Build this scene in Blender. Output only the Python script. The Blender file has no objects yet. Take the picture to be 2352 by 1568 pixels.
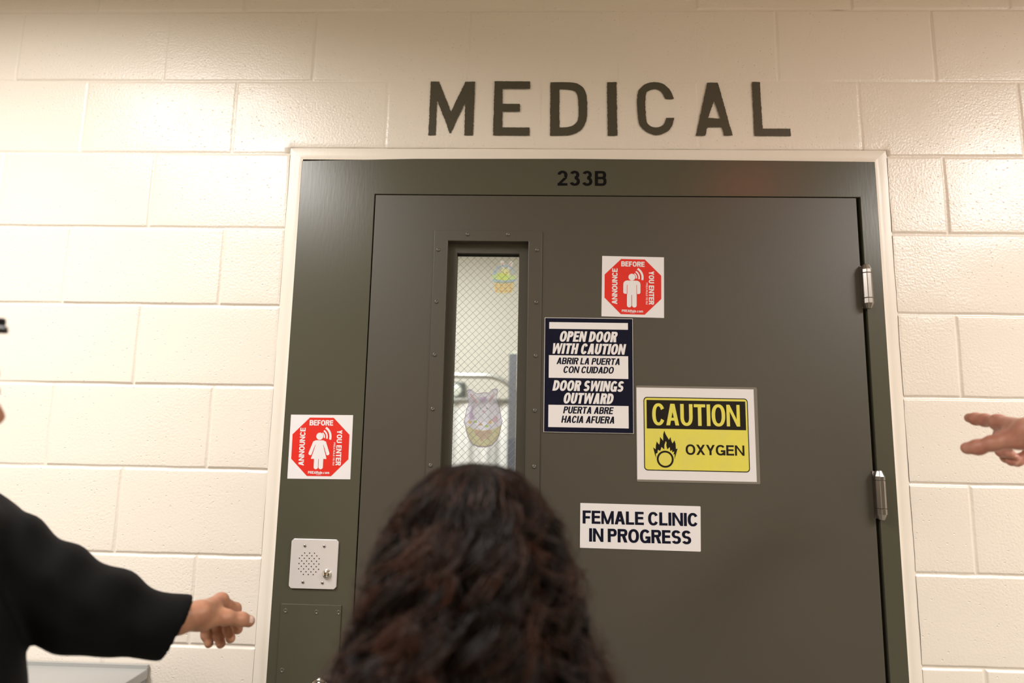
import bpy, math, random
import numpy as np
from mathutils import Vector, Matrix
from mathutils.geometry import tessellate_polygon

SC = bpy.context.scene
COL = SC.collection
R = math.radians

# ---------------------------------------------------------------- camera
CAM = np.array([1.40422673, -1.49512320, 1.54008106])
def cam_axes(yaw, pit, rol):
    cy, sy, ct, st, cr, sr = math.cos(yaw), math.sin(yaw), math.cos(pit), math.sin(pit), math.cos(rol), math.sin(rol)
    Rz = np.array([[cy, -sy, 0], [sy, cy, 0], [0, 0, 1]])
    Rx = np.array([[1, 0, 0], [0, ct, -st], [0, st, ct]])
    Ry = np.array([[cr, 0, sr], [0, 1, 0], [-sr, 0, cr]])
    return Rz @ Rx @ Ry
A_ = cam_axes(.0317378409, .137567368, -.0185521252)
cd = bpy.data.cameras.new('camera'); cam = bpy.data.objects.new('camera', cd); COL.objects.link(cam)
cam.matrix_world = Matrix(((A_[0, 0], A_[0, 2], -A_[0, 1], CAM[0]), (A_[1, 0], A_[1, 2], -A_[1, 1], CAM[1]),
                           (A_[2, 0], A_[2, 2], -A_[2, 1], CAM[2]), (0, 0, 0, 1)))
cd.sensor_width = 36.0; cd.sensor_fit = 'HORIZONTAL'; cd.lens = 36.0 * 1399.976 / 2352.0
cd.clip_start = .02; cd.clip_end = 60
cd.dof.use_dof = True; cd.dof.focus_distance = 1.50; cd.dof.aperture_fstop = 1.55
SC.camera = cam

# ---------------------------------------------------------------- world, lights, exposure
wd = bpy.data.worlds.new('world'); wd.use_nodes = True; SC.world = wd
wd.node_tree.nodes['Background'].inputs[0].default_value = (1, .93, .82, 1)
wd.node_tree.nodes['Background'].inputs[1].default_value = .02
def area(name, loc, rot, sx, sy, power, color, spread=180):
    l = bpy.data.lights.new(name, 'AREA'); l.shape = 'RECTANGLE'; l.size = sx; l.size_y = sy
    l.energy = power; l.color = color; l.spread = R(spread)
    o = bpy.data.objects.new(name, l); o.location = loc; o.rotation_euler = rot; COL.objects.link(o); return o
WARM = (1.0, .965, .935)
area('ceiling_troffer_light_a', (.02, -1.36, 2.83), (0, 0, 0), .60, 1.20, 67, WARM, 161)
area('ceiling_troffer_light_b', (3.75, -1.6, 2.83), (0, 0, 0), .60, 1.20, 92, WARM, 172)
area('ceiling_troffer_light_c', (1.9, -3.6, 2.83), (0, 0, 0), 1.2, .60, 3.5, WARM, 172)
area('exit_lamp_glow', (2.45, -1.45, 2.72), (R(70), 0, 0), .30, .10, .22, (1, .06, .03), 90)
area('clinic_troffer_light_a', (.75, 1.15, 2.80), (0, 0, 0), .60, 1.20, 60, (1, .975, .94), 180)
SC.view_settings.view_transform = 'Standard'; SC.view_settings.look = 'None'
SC.view_settings.gamma = 1; SC.view_settings.exposure = .07; SC.view_settings.use_curve_mapping = False

# ---------------------------------------------------------------- materials
def mat(name, col, rough=.5, metal=0., spec=.5, sheen=0., bump=None, var=None, coat=0.):
    m = bpy.data.materials.new(name); m.use_nodes = True
    nt = m.node_tree; b = nt.nodes['Principled BSDF']
    b.inputs['Base Color'].default_value = (*col, 1); b.inputs['Roughness'].default_value = rough
    b.inputs['Metallic'].default_value = metal; b.inputs['Specular IOR Level'].default_value = spec
    b.inputs['Sheen Weight'].default_value = sheen; b.inputs['Coat Weight'].default_value = coat
    if bump or var:
        tc = nt.nodes.new('ShaderNodeTexCoord')
    if var:   # (scale, colour2, stretch) own mottling of the surface colour
        mp = nt.nodes.new('ShaderNodeMapping'); mp.inputs['Scale'].default_value = var[2]
        nt.links.new(tc.outputs['Object'], mp.inputs['Vector'])
        n = nt.nodes.new('ShaderNodeTexNoise'); n.inputs['Scale'].default_value = var[0]; n.inputs['Detail'].default_value = 5
        nt.links.new(mp.outputs[0], n.inputs['Vector'])
        mx = nt.nodes.new('ShaderNodeMix'); mx.data_type = 'RGBA'
        mx.inputs['A'].default_value = (*col, 1); mx.inputs['B'].default_value = (*var[1], 1)
        rp = nt.nodes.new('ShaderNodeMapRange'); rp.inputs[1].default_value = .35; rp.inputs[2].default_value = .65
        nt.links.new(n.outputs['Fac'], rp.inputs[0]); nt.links.new(rp.outputs[0], mx.inputs['Factor'])
        nt.links.new(mx.outputs['Result'], b.inputs['Base Color'])
    if bump:  # (scale, strength, distance, stretch)
        mp = nt.nodes.new('ShaderNodeMapping'); mp.inputs['Scale'].default_value = bump[3]
        nt.links.new(tc.outputs['Object'], mp.inputs['Vector'])
        n = nt.nodes.new('ShaderNodeTexNoise'); n.inputs['Scale'].default_value = bump[0]; n.inputs['Detail'].default_value = 3
        nt.links.new(mp.outputs[0], n.inputs['Vector'])
        bp = nt.nodes.new('ShaderNodeBump'); bp.inputs['Strength'].default_value = bump[1]; bp.inputs['Distance'].default_value = bump[2]
        nt.links.new(n.outputs['Fac'], bp.inputs['Height']); nt.links.new(bp.outputs[0], b.inputs['Normal'])
    return m

def block_paint(name, col):
    """cream gloss paint over concrete block: fine orange peel and scattered pits"""
    m = mat(name, col, .27, spec=.5); nt = m.node_tree; b = nt.nodes['Principled BSDF']
    N = nt.nodes.new; Lk = nt.links.new
    tc = N('ShaderNodeTexCoord')
    peel = N('ShaderNodeTexNoise'); peel.inputs['Scale'].default_value = 170; peel.inputs['Detail'].default_value = 4
    Lk(tc.outputs['Object'], peel.inputs['Vector'])
    big = N('ShaderNodeTexNoise'); big.inputs['Scale'].default_value = 4.5; big.inputs['Detail'].default_value = 2
    Lk(tc.outputs['Object'], big.inputs['Vector'])
    amp = N('ShaderNodeMapRange'); amp.inputs[1].default_value = .35; amp.inputs[2].default_value = .7; amp.inputs[3].default_value = .30; amp.inputs[4].default_value = 1.25
    Lk(big.outputs['Fac'], amp.inputs[0])
    pm = N('ShaderNodeMath'); pm.operation = 'MULTIPLY'; Lk(peel.outputs['Fac'], pm.inputs[0]); Lk(amp.outputs[0], pm.inputs[1])
    mp = N('ShaderNodeMapping'); mp.inputs['Rotation'].default_value = (0, R(35), 0); mp.inputs['Scale'].default_value = (.85, 1, 1.15)
    Lk(tc.outputs['Object'], mp.inputs['Vector'])
    vor = N('ShaderNodeTexVoronoi'); vor.inputs['Scale'].default_value = 88; Lk(mp.outputs[0], vor.inputs['Vector'])
    warp = N('ShaderNodeTexNoise'); warp.inputs['Scale'].default_value = 300; Lk(tc.outputs['Object'], warp.inputs['Vector'])
    wa = N('ShaderNodeMath'); wa.operation = 'MULTIPLY_ADD'; wa.inputs[1].default_value = .26; Lk(warp.outputs['Fac'], wa.inputs[0]); Lk(vor.outputs['Distance'], wa.inputs[2])
    pit = N('ShaderNodeMapRange'); pit.interpolation_type = 'SMOOTHSTEP'; pit.inputs[1].default_value = .17; pit.inputs[2].default_value = .34; pit.inputs[3].default_value = 1; pit.inputs[4].default_value = 0
    Lk(wa.outputs[0], pit.inputs[0])
    sep = N('ShaderNodeSeparateColor'); Lk(vor.outputs['Color'], sep.inputs[0])
    gt = N('ShaderNodeMath'); gt.operation = 'GREATER_THAN'; gt.inputs[1].default_value = .12; Lk(sep.outputs[0], gt.inputs[0])
    p2 = N('ShaderNodeMath'); p2.operation = 'MULTIPLY'; Lk(pit.outputs[0], p2.inputs[0]); Lk(gt.outputs[0], p2.inputs[1])
    p3 = N('ShaderNodeMath'); p3.operation = 'MULTIPLY'; Lk(p2.outputs[0], p3.inputs[0]); Lk(sep.outputs[1], p3.inputs[1])
    h = N('ShaderNodeMath'); h.operation = 'MULTIPLY_ADD'; h.inputs[1].default_value = -.62; Lk(p3.outputs[0], h.inputs[0]); Lk(pm.outputs[0], h.inputs[2])
    bp = N('ShaderNodeBump'); bp.inputs['Strength'].default_value = .8; bp.inputs['Distance'].default_value = .0015
    Lk(h.outputs[0], bp.inputs['Height']); Lk(bp.outputs[0], b.inputs['Normal'])
    return m

def glass_mat():
    m = bpy.data.materials.new('wired_glass'); m.use_nodes = True; nt = m.node_tree; nt.nodes.clear()
    out = nt.nodes.new('ShaderNodeOutputMaterial'); mx = nt.nodes.new('ShaderNodeMixShader')
    t = nt.nodes.new('ShaderNodeBsdfTransparent'); t.inputs[0].default_value = (.95, .97, .95, 1)
    g = nt.nodes.new('ShaderNodeBsdfGlossy'); g.inputs['Roughness'].default_value = .03
    mx.inputs[0].default_value = .06
    nt.links.new(t.outputs[0], mx.inputs[1]); nt.links.new(g.outputs[0], mx.inputs[2]); nt.links.new(mx.outputs[0], out.inputs[0])
    return m

def cling_mat(name, col):
    m = bpy.data.materials.new(name); m.use_nodes = True; nt = m.node_tree; nt.nodes.clear()
    out = nt.nodes.new('ShaderNodeOutputMaterial'); mx = nt.nodes.new('ShaderNodeMixShader')
    d = nt.nodes.new('ShaderNodeBsdfTranslucent'); d.inputs[0].default_value = (*col, 1)
    t = nt.nodes.new('ShaderNodeBsdfTransparent'); t.inputs[0].default_value = (*[c ** .9 for c in col], 1)
    mx.inputs[0].default_value = .62
    nt.links.new(d.outputs[0], mx.inputs[1]); nt.links.new(t.outputs[0], mx.inputs[2]); nt.links.new(mx.outputs[0], out.inputs[0])
    return m

M = {}
M['wall'] = block_paint('cream_block_paint', (.80, .733, .65))
M['band'] = mat('cream_trim_paint', (.81, .745, .66), .36, bump=(60, .35, .0006, (3, 1, .15)))
M['plaster'] = mat('cream_plain_paint', (.78, .70, .56), .5)
M['clinic'] = mat('off_white_paint', (.76, .74, .69), .5)
M['ceiling'] = mat('ceiling_tile', (.72, .66, .55), .9, bump=(120, .4, .002, (1, 1, 1)))
M['floor'] = mat('grey_vinyl_floor', (.36, .33, .28), .35, var=(30, (.40, .37, .32), (1, 1, 1)))
M['frame'] = mat('olive_frame_paint', (.074, .070, .047), .27, bump=(70, .16, .0006, (2.5, 1, .35)))
M['door'] = mat('olive_brown_door_paint', (.064, .056, .041), .42, spec=.62, bump=(600, .16, .0004, (1, 1, 1)))
M['paint_letter'] = mat('dark_olive_wall_paint', (.062, .054, .034), .38, bump=(260, .6, .0008, (1, 1, 1)))
M['numblack'] = mat('black_vinyl', (.004, .004, .004), .5, spec=.1)
M['white_vinyl'] = mat('white_vinyl', (.80, .77, .78), .42)
M['red'] = mat('red_ink', (.72, .022, .012), .40)
M['navy'] = mat('navy_ink', (.006, .007, .020), .5, spec=.12)
M['signwhite'] = mat('white_plastic', (.80, .765, .76), .40, spec=.3)
M['paper'] = mat('white_paper', (.76, .725, .72), .55)
M['yellow'] = mat('yellow_ink', (.74, .66, .085), .45, var=(25, (.70, .63, .11), (1, 1, 1)))
M['black'] = mat('black_ink', (.013, .010, .007), .45, spec=.2)
M['pouch'] = mat('clear_plastic_film', (.19, .17, .14), .18, spec=.6)
M['steel'] = mat('brushed_steel', (.84, .81, .80), .40, metal=.45, bump=(300, .15, .0002, (1, 1, 9)))
M['chrome'] = mat('polished_metal', (.72, .69, .63), .12, metal=1)
M['dullsteel'] = mat('dull_steel', (.40, .37, .345), .28, metal=1)
M['screw'] = mat('painted_screw', (.13, .12, .095), .27, metal=.35)
M['hole'] = mat('dark_hole', (.012, .010, .012), .8)
M['wire'] = mat('mesh_wire', (.34, .36, .36), .35, metal=.2)
M['glass'] = glass_mat()
M['gap_shade'] = mat('gap_shade_black', (.008, .010, .010), .5)  # black colour standing for shade in the gap above the pane
M['grey'] = mat('pale_grey_laminate', (.36, .36, .345), .4)
M['greyside'] = mat('grey_laminate_edge', (.22, .23, .23), .45)
M['skin_m'] = mat('skin_tan', (.54, .275, .165), .45, spec=.4, var=(60, (.47, .215, .135), (1, 1, 1)), bump=(420, .25, .0005, (1, 1, 1)))
M['skin_p'] = mat('skin_pink', (.56, .275, .195), .45, spec=.4, var=(45, (.49, .20, .145), (1, 1, 1)), bump=(420, .25, .0005, (1, 1, 1)))
for k in ('skin_m', 'skin_p'):
    b = M[k].node_tree.nodes['Principled BSDF']; b.inputs['Subsurface Weight'].default_value = .15
    b.inputs['Subsurface Radius'].default_value = (.012, .004, .002); b.inputs['Subsurface Scale'].default_value = .6
M['nail'] = mat('fingernail', (.78, .55, .48), .25)
M['suit'] = mat('black_suit_cloth', (.0032, .0032, .0040), .8, spec=.16, sheen=.01, bump=(900, .4, .0004, (1, 1, 1)))
M['suit2'] = mat('charcoal_suit_cloth', (.02, .02, .024), .85, sheen=.1)
M['blouse'] = mat('dark_blouse_cloth', (.02, .018, .02), .8)
M['shoe'] = mat('black_leather', (.01, .01, .01), .3)
M['hair_b'] = mat('black_hair', (.012, .009, .008), .45, bump=(300, .7, .002, (1, 1, .2)))
M['hair_d'] = mat('dark_brown_hair', (.0078, .0036, .0023), .42, spec=.22)
M['hair_r'] = mat('reddish_brown_hair', (.046, .0165, .0088), .40, spec=.28)
M['eye'] = mat('eye_white', (.75, .72, .68), .2)
M['rail'] = mat('satin_rail', (.50, .51, .50), .3, metal=.6)
M['screencloth'] = mat('white_screen_cloth', (.80, .80, .82), .8)
M['post'] = mat('blue_grey_paint', (.16, .17, .22), .5)
M['disp'] = mat('dark_plastic', (.06, .08, .09), .4)
M['dispw'] = mat('white_gloss_plastic', (.80, .85, .80), .3)
for k, c in dict(bow=(.84, .66, .80), lav=(.64, .61, .71), lavd=(.40, .34, .46), rabbit=(.84, .84, .82), pink=(.80, .56, .58), straw=(.78, .75, .42), orange=(.85, .60, .25), green=(.50, .68, .25), purple=(.66, .52, .68), eyeb=(.10, .12, .14),
                 blue=(.45, .58, .72), wicker=(.78, .64, .38), chick=(.86, .84, .45), lime=(.64, .76, .40), tan=(.80, .58, .36)).items():
    M['c_' + k] = cling_mat('cling_' + k, c)

# ---------------------------------------------------------------- helpers
def obj(name, verts, faces, m, parent=None, smooth=False, mats=None, fmat=None):
    me = bpy.data.meshes.new(name); me.from_pydata([tuple(map(float, v)) for v in verts], [], [tuple(map(int, f)) for f in faces]); me.update()
    for mm in (mats or [m]): me.materials.append(mm)
    if fmat is not None: me.polygons.foreach_set('material_index', np.array(fmat, np.int32))
    if smooth: me.polygons.foreach_set('use_smooth', np.ones(len(me.polygons), bool))
    o = bpy.data.objects.new(name, me); COL.objects.link(o)
    if parent is not None: o.parent = parent
    return o
def npobj(name, V, Q, m, parent=None, smooth=True, off=None):
    """big mesh from numpy vertex and quad/tri arrays"""
    V = np.asarray(V, np.float32); Q = np.asarray(Q, np.int32); n = Q.shape[1]
    me = bpy.data.meshes.new(name); me.vertices.add(len(V)); me.vertices.foreach_set('co', V.ravel())
    me.loops.add(Q.size); me.loops.foreach_set('vertex_index', Q.ravel())
    me.polygons.add(len(Q)); me.polygons.foreach_set('loop_start', np.arange(0, Q.size, n, dtype=np.int32))
    me.update(calc_edges=True); me.validate()
    me.polygons.foreach_set('use_smooth', np.full(len(me.polygons), smooth)); me.materials.append(m)
    o = bpy.data.objects.new(name, me); COL.objects.link(o)
    if parent is not None: o.parent = parent
    return o
def tag(o, label=None, cat=None, group=None, kind=None):
    if label: o['label'] = label
    if cat: o['category'] = cat
    if group: o['group'] = group
    if kind: o['kind'] = kind
    return o
def empty(name, loc, label=None, cat=None, group=None, kind=None, rot=(0, 0, 0)):
    o = bpy.data.objects.new(name, None); o.empty_display_size = .05; o.location = loc; o.rotation_euler = rot
    COL.objects.link(o); return tag(o, label, cat, group, kind)
def bevel(o, w, seg=2):
    b = o.modifiers.new('edge_round', 'BEVEL'); b.width = w; b.segments = seg; b.limit_method = 'ANGLE'; b.angle_limit = R(40)
    return o
class MB:
    def __init__(s): s.v = []; s.f = []; s.fm = []; s.mi = 0; s.k = 0
    def box(s, x0, x1, y0, y1, z0, z1):
        n = len(s.v)
        s.v += [(x0, y0, z0), (x1, y0, z0), (x1, y1, z0), (x0, y1, z0), (x0, y0, z1), (x1, y0, z1), (x1, y1, z1), (x0, y1, z1)]
        for f in ((0, 3, 2, 1), (4, 5, 6, 7), (0, 1, 5, 4), (1, 2, 6, 5), (2, 3, 7, 6), (3, 0, 4, 7)): s.f.append(tuple(n + i for i in f)); s.fm.append(s.mi)
        return s
    def poly(s, pts, y):      # flat polygon in the XZ plane facing -Y
        s.k += 1; y -= 4e-6 * (s.k % 26); n = len(s.v); s.v += [(a, y, b) for a, b in pts]; s.f.append(tuple(range(n, n + len(pts)))); s.fm.append(s.mi); return s
    def poly_hole(s, outer, holes, y):
        loops = [[Vector((a, b, 0)) for a, b in l] for l in [outer] + holes]
        n = len(s.v)
        for l in loops: s.v += [(p.x, y, p.y) for p in l]
        flat = [p for l in loops for p in l]
        for t in tessellate_polygon(loops):
            a, b, c = (flat[i] for i in t)
            if (b - a).cross(c - a).z < 0: t = (t[0], t[2], t[1])
            s.f.append(tuple(n + i for i in t)); s.fm.append(s.mi)
        return s
    def prism(s, pts, y0, y1):   # polygon extruded from front y0 to back y1
        n = len(s.v); k = len(pts)
        s.v += [(a, y0, b) for a, b in pts] + [(a, y1, b) for a, b in pts]
        s.f.append(tuple(range(n, n + k))); s.f.append(tuple(range(n + 2 * k - 1, n + k - 1, -1))); s.fm += [s.mi] * 2
        for i in range(k):
            j = (i + 1) % k; s.f.append((n + i, n + k + i, n + k + j, n + j)); s.fm.append(s.mi)
        return s
    def ring(s, o, i, y0, y1):   # rectangular frame: outer (x0,x1,z0,z1), inner, front y0 to back y1
        n = len(s.v)
        for y in (y0, y1):
            for (x0, x1, z0, z1) in (o, i): s.v += [(x0, y, z0), (x1, y, z0), (x1, y, z1), (x0, y, z1)]
        for k in range(4):
            j = (k + 1) % 4
            s.f += [(n + k, n + j, n + 4 + j, n + 4 + k), (n + 8 + k, n + 12 + k, n + 12 + j, n + 8 + j), (n + k, n + 8 + k, n + 8 + j, n + j), (n + 4 + k, n + 4 + j, n + 12 + j, n + 12 + k)]
            s.fm += [s.mi] * 4
        return s
    def tube(s, pts, r, seg=8, cap=True):
        pts = [Vector(p) for p in pts]; n = len(s.v); up = Vector((0, 0, 1)); m = len(pts)
        rr = r if hasattr(r, '__len__') else [r] * m
        for i, p in enumerate(pts):
            d = (pts[min(i + 1, m - 1)] - pts[max(i - 1, 0)]).normalized()
            a = d.cross(up if abs(d.z) < .95 else Vector((1, 0, 0))).normalized(); b = a.cross(d)
            for k in range(seg):
                t = 2 * math.pi * k / seg; s.v.append(tuple(p + a * math.cos(t) * rr[i] + b * math.sin(t) * rr[i]))
        for i in range(m - 1):
            for k in range(seg):
                j = (k + 1) % seg; s.f.append((n + i * seg + k, n + i * seg + j, n + (i + 1) * seg + j, n + (i + 1) * seg + k)); s.fm.append(s.mi)
        if cap:
            s.f.append(tuple(n + k for k in range(seg))[::-1]); s.f.append(tuple(n + (m - 1) * seg + k for k in range(seg))); s.fm += [s.mi] * 2
        return s
    def lathe(s, c, prof, seg=20):   # axis along -Y from centre c=(x,z): prof = [(radius, y)] front last
        n = len(s.v); m = len(prof)
        for r, y in prof:
            for k in range(seg):
                t = 2 * math.pi * k / seg; s.v.append((c[0] + r * math.cos(t), y, c[1] + r * math.sin(t)))
        for i in range(m - 1):
            for k in range(seg):
                j = (k + 1) % seg; s.f.append((n + i * seg + k, n + i * seg + j, n + (i + 1) * seg + j, n + (i + 1) * seg + k)); s.fm.append(s.mi)
        s.f.append(tuple(n + (m - 1) * seg + k for k in range(seg))); s.fm.append(s.mi); return s
    def build(s, name, m, parent=None, smooth=False, mats=None):
        return obj(name, s.v, s.f, m, parent, smooth, mats, s.fm if mats else None)
def rect(x0, x1, z0, z1): return [(x0, z0), (x1, z0), (x1, z1), (x0, z1)]
def rrect(x0, x1, z0, z1, r, k=5):
    P = []
    for cx, cz, a0 in ((x1 - r, z0 + r, -90), (x1 - r, z1 - r, 0), (x0 + r, z1 - r, 90), (x0 + r, z0 + r, 180)):
        P += [(cx + r * math.cos(R(a0 + 90 * i / k)), cz + r * math.sin(R(a0 + 90 * i / k))) for i in range(k + 1)]
    return P
def circ(cx, cz, rx, rz=None, n=24):
    rz = rz or rx
    return [(cx + rx * math.cos(2 * math.pi * i / n), cz + rz * math.sin(2 * math.pi * i / n)) for i in range(n)]
def ccw(p):
    a = sum(p[i][0] * p[(i + 1) % len(p)][1] - p[(i + 1) % len(p)][0] * p[i][1] for i in range(len(p)))
    return p if a > 0 else p[::-1]
def arcband(cx, cz, r0, r1, a0, a1, n=10):
    A = [R(a0 + (a1 - a0) * i / n) for i in range(n + 1)]
    return [[(cx + r0 * math.cos(A[i]), cz + r0 * math.sin(A[i])), (cx + r1 * math.cos(A[i]), cz + r1 * math.sin(A[i])),
             (cx + r1 * math.cos(A[i + 1]), cz + r1 * math.sin(A[i + 1])), (cx + r0 * math.cos(A[i + 1]), cz + r0 * math.sin(A[i + 1]))] for i in range(n)]

# ---------------------------------------------------------------- sign lettering (own stroke alphabet, cap height 1)
GW = dict(A=.72, B=.68, C=.71, D=.70, E=.61, F=.57, G=.75, H=.70, L=.57, M=.86, N=.74, O=.76, P=.64, R=.69, S=.66, T=.64, U=.69, W=1.06, X=.70, Y=.70)
GW.update({'0': .58, '1': .36, '2': .58, '3': .58, '4': .60, '5': .58, 'u': .56, 'l': .18, 'e': .56, 'c': .54, 'o': .58, 'm': .86, 'd': .58, '.': .2})
GW['\u00a9'] = 1.0
def glyph(ch, w, s, h):
    P = []
    def Rc(x0, y0, x1, y1): P.append(rect(x0, x1, y0, y1))
    def D(xa, ya, xb, yb, t): P.append(ccw([(xa, ya), (xa + t, ya), (xb + t, yb), (xb, yb)]))
    def arc(cx, cy, rx, ry, a0, a1, n=18, e=2.25):
        def pt(a, rx, ry):
            c, q = math.cos(a), math.sin(a)
            return (cx + rx * math.copysign(abs(c) ** (2 / e), c), cy + ry * math.copysign(abs(q) ** (2 / e), q))
        A = [R(a0 + (a1 - a0) * i / n) for i in range(n + 1)]
        for i in range(n):
            P.append(ccw([pt(A[i], rx - s, ry - h), pt(A[i], rx, ry), pt(A[i + 1], rx, ry), pt(A[i + 1], rx - s, ry - h)]))
    xh = .74
    if ch == 'I' or ch == 'l': Rc(0, 0, w, 1)
    elif ch == 'E': Rc(0, 0, s, 1); Rc(s, 0, w, h); Rc(s, 1 - h, w * .98, 1); Rc(s, .52 - h / 2, w * .93, .52 + h / 2)
    elif ch == 'F': Rc(0, 0, s, 1); Rc(s, 1 - h, w, 1); Rc(s, .48 - h / 2, w * .90, .48 + h / 2)
    elif ch == 'H': Rc(0, 0, s, 1); Rc(w - s, 0, w, 1); Rc(s, .5 - h / 2, w - s, .5 + h / 2)
    elif ch == 'L': Rc(0, 0, s, 1); Rc(s, 0, w, h)
    elif ch == 'T': Rc(w / 2 - s / 2, 0, w / 2 + s / 2, 1 - h); Rc(0, 1 - h, w, 1)
    elif ch == 'O': arc(w / 2, .5, w / 2, .515, 0, 360, 36)
    elif ch == '0': arc(w / 2, .5, w / 2, .51, 0, 360, 36)
    elif ch == 'C': arc(w / 2, .5, w / 2, .515, 30, 330, 30)
    elif ch == 'G': arc(w / 2, .5, w / 2, .515, 38, 325, 30); Rc(w - s, .0, w, .50); Rc(w * .52, .50 - h, w, .50)
    elif ch == 'D':
        rx = w * .66; Rc(0, 0, s, 1); Rc(s, 0, w - rx, h); Rc(s, 1 - h, w - rx, 1); arc(w - rx, .5, rx, .5, -90, 90)
    elif ch == 'U':
        ry = .42; Rc(0, ry - .015, s, 1); Rc(w - s, ry - .015, w, 1); arc(w / 2, ry - .015, w / 2, ry, 180, 360)
    elif ch in 'PRB':
        ym = .42 if ch == 'P' else .45
        if ch == 'B': ym = .525 - h / 2
        Rc(0, 0, s, 1); rb = (1 - ym) / 2; yc = 1 - rb; rx = min(rb * .95, w * .55); we = w * (.96 if ch == 'B' else 1)
        Rc(s, 1 - h, we - rx, 1); Rc(s, 1 - 2 * rb, we - rx, 1 - 2 * rb + h); arc(we - rx, yc, rx, rb, -90, 90)
        if ch == 'B':
            r2 = (.525 + h / 2) / 2; rx = min(r2 * .95, w * .55); Rc(s, 0, w - rx, h); arc(w - rx, r2, rx, r2, -90, 90)
        if ch == 'R': D(w - s * 1.08, 0, w * .5 - s * .35, 1 - 2 * rb + h * .6, s * 1.1)
    elif ch == 'S':
        rt = (1.0 + h) / 4 + .005; arc(w / 2, 1.012 - rt, w / 2 * .96, rt, 22, 270, 20, 2.15); arc(w / 2, rt - .012, w / 2, rt, 90, -158, 20, 2.15)
    elif ch == 'A':
        D(0, 0, w / 2 - s * .60, 1, s * 1.06); D(w - s * 1.06, 0, w / 2 - s * .46, 1, s * 1.06); Rc(w * .2, .22, w * .8, .22 + h * .95)
    elif ch == 'N':
        s *= .90; Rc(0, 0, s, 1); Rc(w - s, 0, w, 1); D(w - s * 1.0, 0, 0, 1, s * 1.0)
    elif ch == 'M':
        s *= .86; Rc(0, 0, s, 1); Rc(w - s, 0, w, 1); D(w / 2 - s * .5, 0, 0, 1, s); D(w / 2 - s * .5, 0, w - s, 1, s)
    elif ch == 'W':
        t = s * .80; D(w * .24 - t * .5, 0, 0, 1, t); D(w * .24 - t * .5, 0, w / 2 - t / 2, 1, t); D(w * .76 - t * .5, 0, w / 2 - t / 2, 1, t); D(w * .76 - t * .5, 0, w - t, 1, t)
    elif ch == 'X': D(0, 0, w - s * 1.15, 1, s * 1.15); D(w - s * 1.15, 0, 0, 1, s * 1.15)
    elif ch == 'Y': Rc(w / 2 - s / 2, 0, w / 2 + s / 2, .44); D(w / 2 - s * .55, .40, 0, 1, s * 1.1); D(w / 2 - s * .55, .40, w - s * 1.1, 1, s * 1.1)
    elif ch == '1': Rc(w - s, 0, w, 1); D(0, .68, w - s, 1 - .02, s * .9)
    elif ch == '2': arc(w / 2, .71, w / 2, .30, 172, -42, 18, 2.1); D(0, h * .7, w * .62, .53, s * 1.15); Rc(0, 0, w, h)
    elif ch == '3': arc(w * .47, .735, w * .47, .275, 160, -90, 16, 2.1); arc(w * .48, .29, w * .52, .30, 90, -160, 16, 2.1)
    elif ch == '4': Rc(w * .56, 0, w * .56 + s, 1); Rc(0, .22, w, .22 + h); D(0, .22 + h * .6, w * .56, 1, s * .8)
    elif ch == '5': Rc(w * .1, 1 - h, w * .96, 1); Rc(w * .1, .46, w * .1 + s * .85, 1); arc(w * .48, .32, w * .52, .335, 140, -160, 18, 2.1)
    elif ch == 'u': Rc(w - s, 0, w, xh); Rc(0, .3, s, xh); arc(w / 2, .3, w / 2, .31, 180, 360)
    elif ch == 'o': arc(w / 2, xh / 2, w / 2, xh / 2 + .01, 0, 360, 28)
    elif ch == 'c': arc(w / 2, xh / 2, w / 2, xh / 2 + .01, 42, 318, 24)
    elif ch == 'e': arc(w / 2, xh / 2, w / 2, xh / 2 + .01, 0, 318, 24); Rc(s * .5, xh / 2 - h * .45, w - s * .05, xh / 2 + h * .35)
    elif ch == 'd': Rc(w - s, 0, w, 1); arc(w / 2, xh / 2, w / 2, xh / 2 + .01, 0, 360, 28)
    elif ch == 'm':
        Rc(0, 0, s, xh); a = (w - s) / 2
        for k in (0, 1): arc(a * k + (a + s) / 2, xh - .25, (a + s) / 2, .26, 0, 180, 12); Rc(a * (k + 1), 0, a * (k + 1) + s, xh - .25)
    elif ch == '.': Rc(0, 0, s, h)
    elif ch == '\u00a9':
        arc(w / 2, .5, w / 2, .5, 0, 360, 24)
    return P
def text(st, x0, x1, z0, z1, s=.2, h=.17, gap=.075, sp=.40, shear=0., rot=None):
    """polygons of st filling the box x0..x1, z0..z1 (metres); rot=(cx,cz,deg) turns the result"""
    H = z1 - z0; tot = (x1 - x0) / H - abs(shear); fix = 0; var = 0
    for i, ch in enumerate(st):
        if ch == ' ': fix += sp - gap; continue
        if ch in 'Il': fix += s
        elif ch == '.': fix += s
        else: var += GW[ch]
        if i < len(st) - 1: fix += gap
    k = (tot - fix) / var; x = 0; out = []
    for ch in st:
        if ch == ' ': x += sp - gap; continue
        w = s if ch in 'Il.' else GW[ch] * k
        for p in glyph(ch, w, s, h): out.append([(x0 + (a + x + shear * b) * H, z0 + b * H) for a, b in p])
        x += w + gap
    if rot:
        cx, cz, dg = rot; c, q = math.cos(R(dg)), math.sin(R(dg))
        out = [[(cx + (a - cx) * c - (b - cz) * q, cz + (a - cx) * q + (b - cz) * c) for a, b in p] for p in out]
    return out
def print_on(name, polys, y, m, parent):
    b = MB()
    for p in polys: b.poly(p, y)
    return b.build(name, m, parent)

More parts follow.
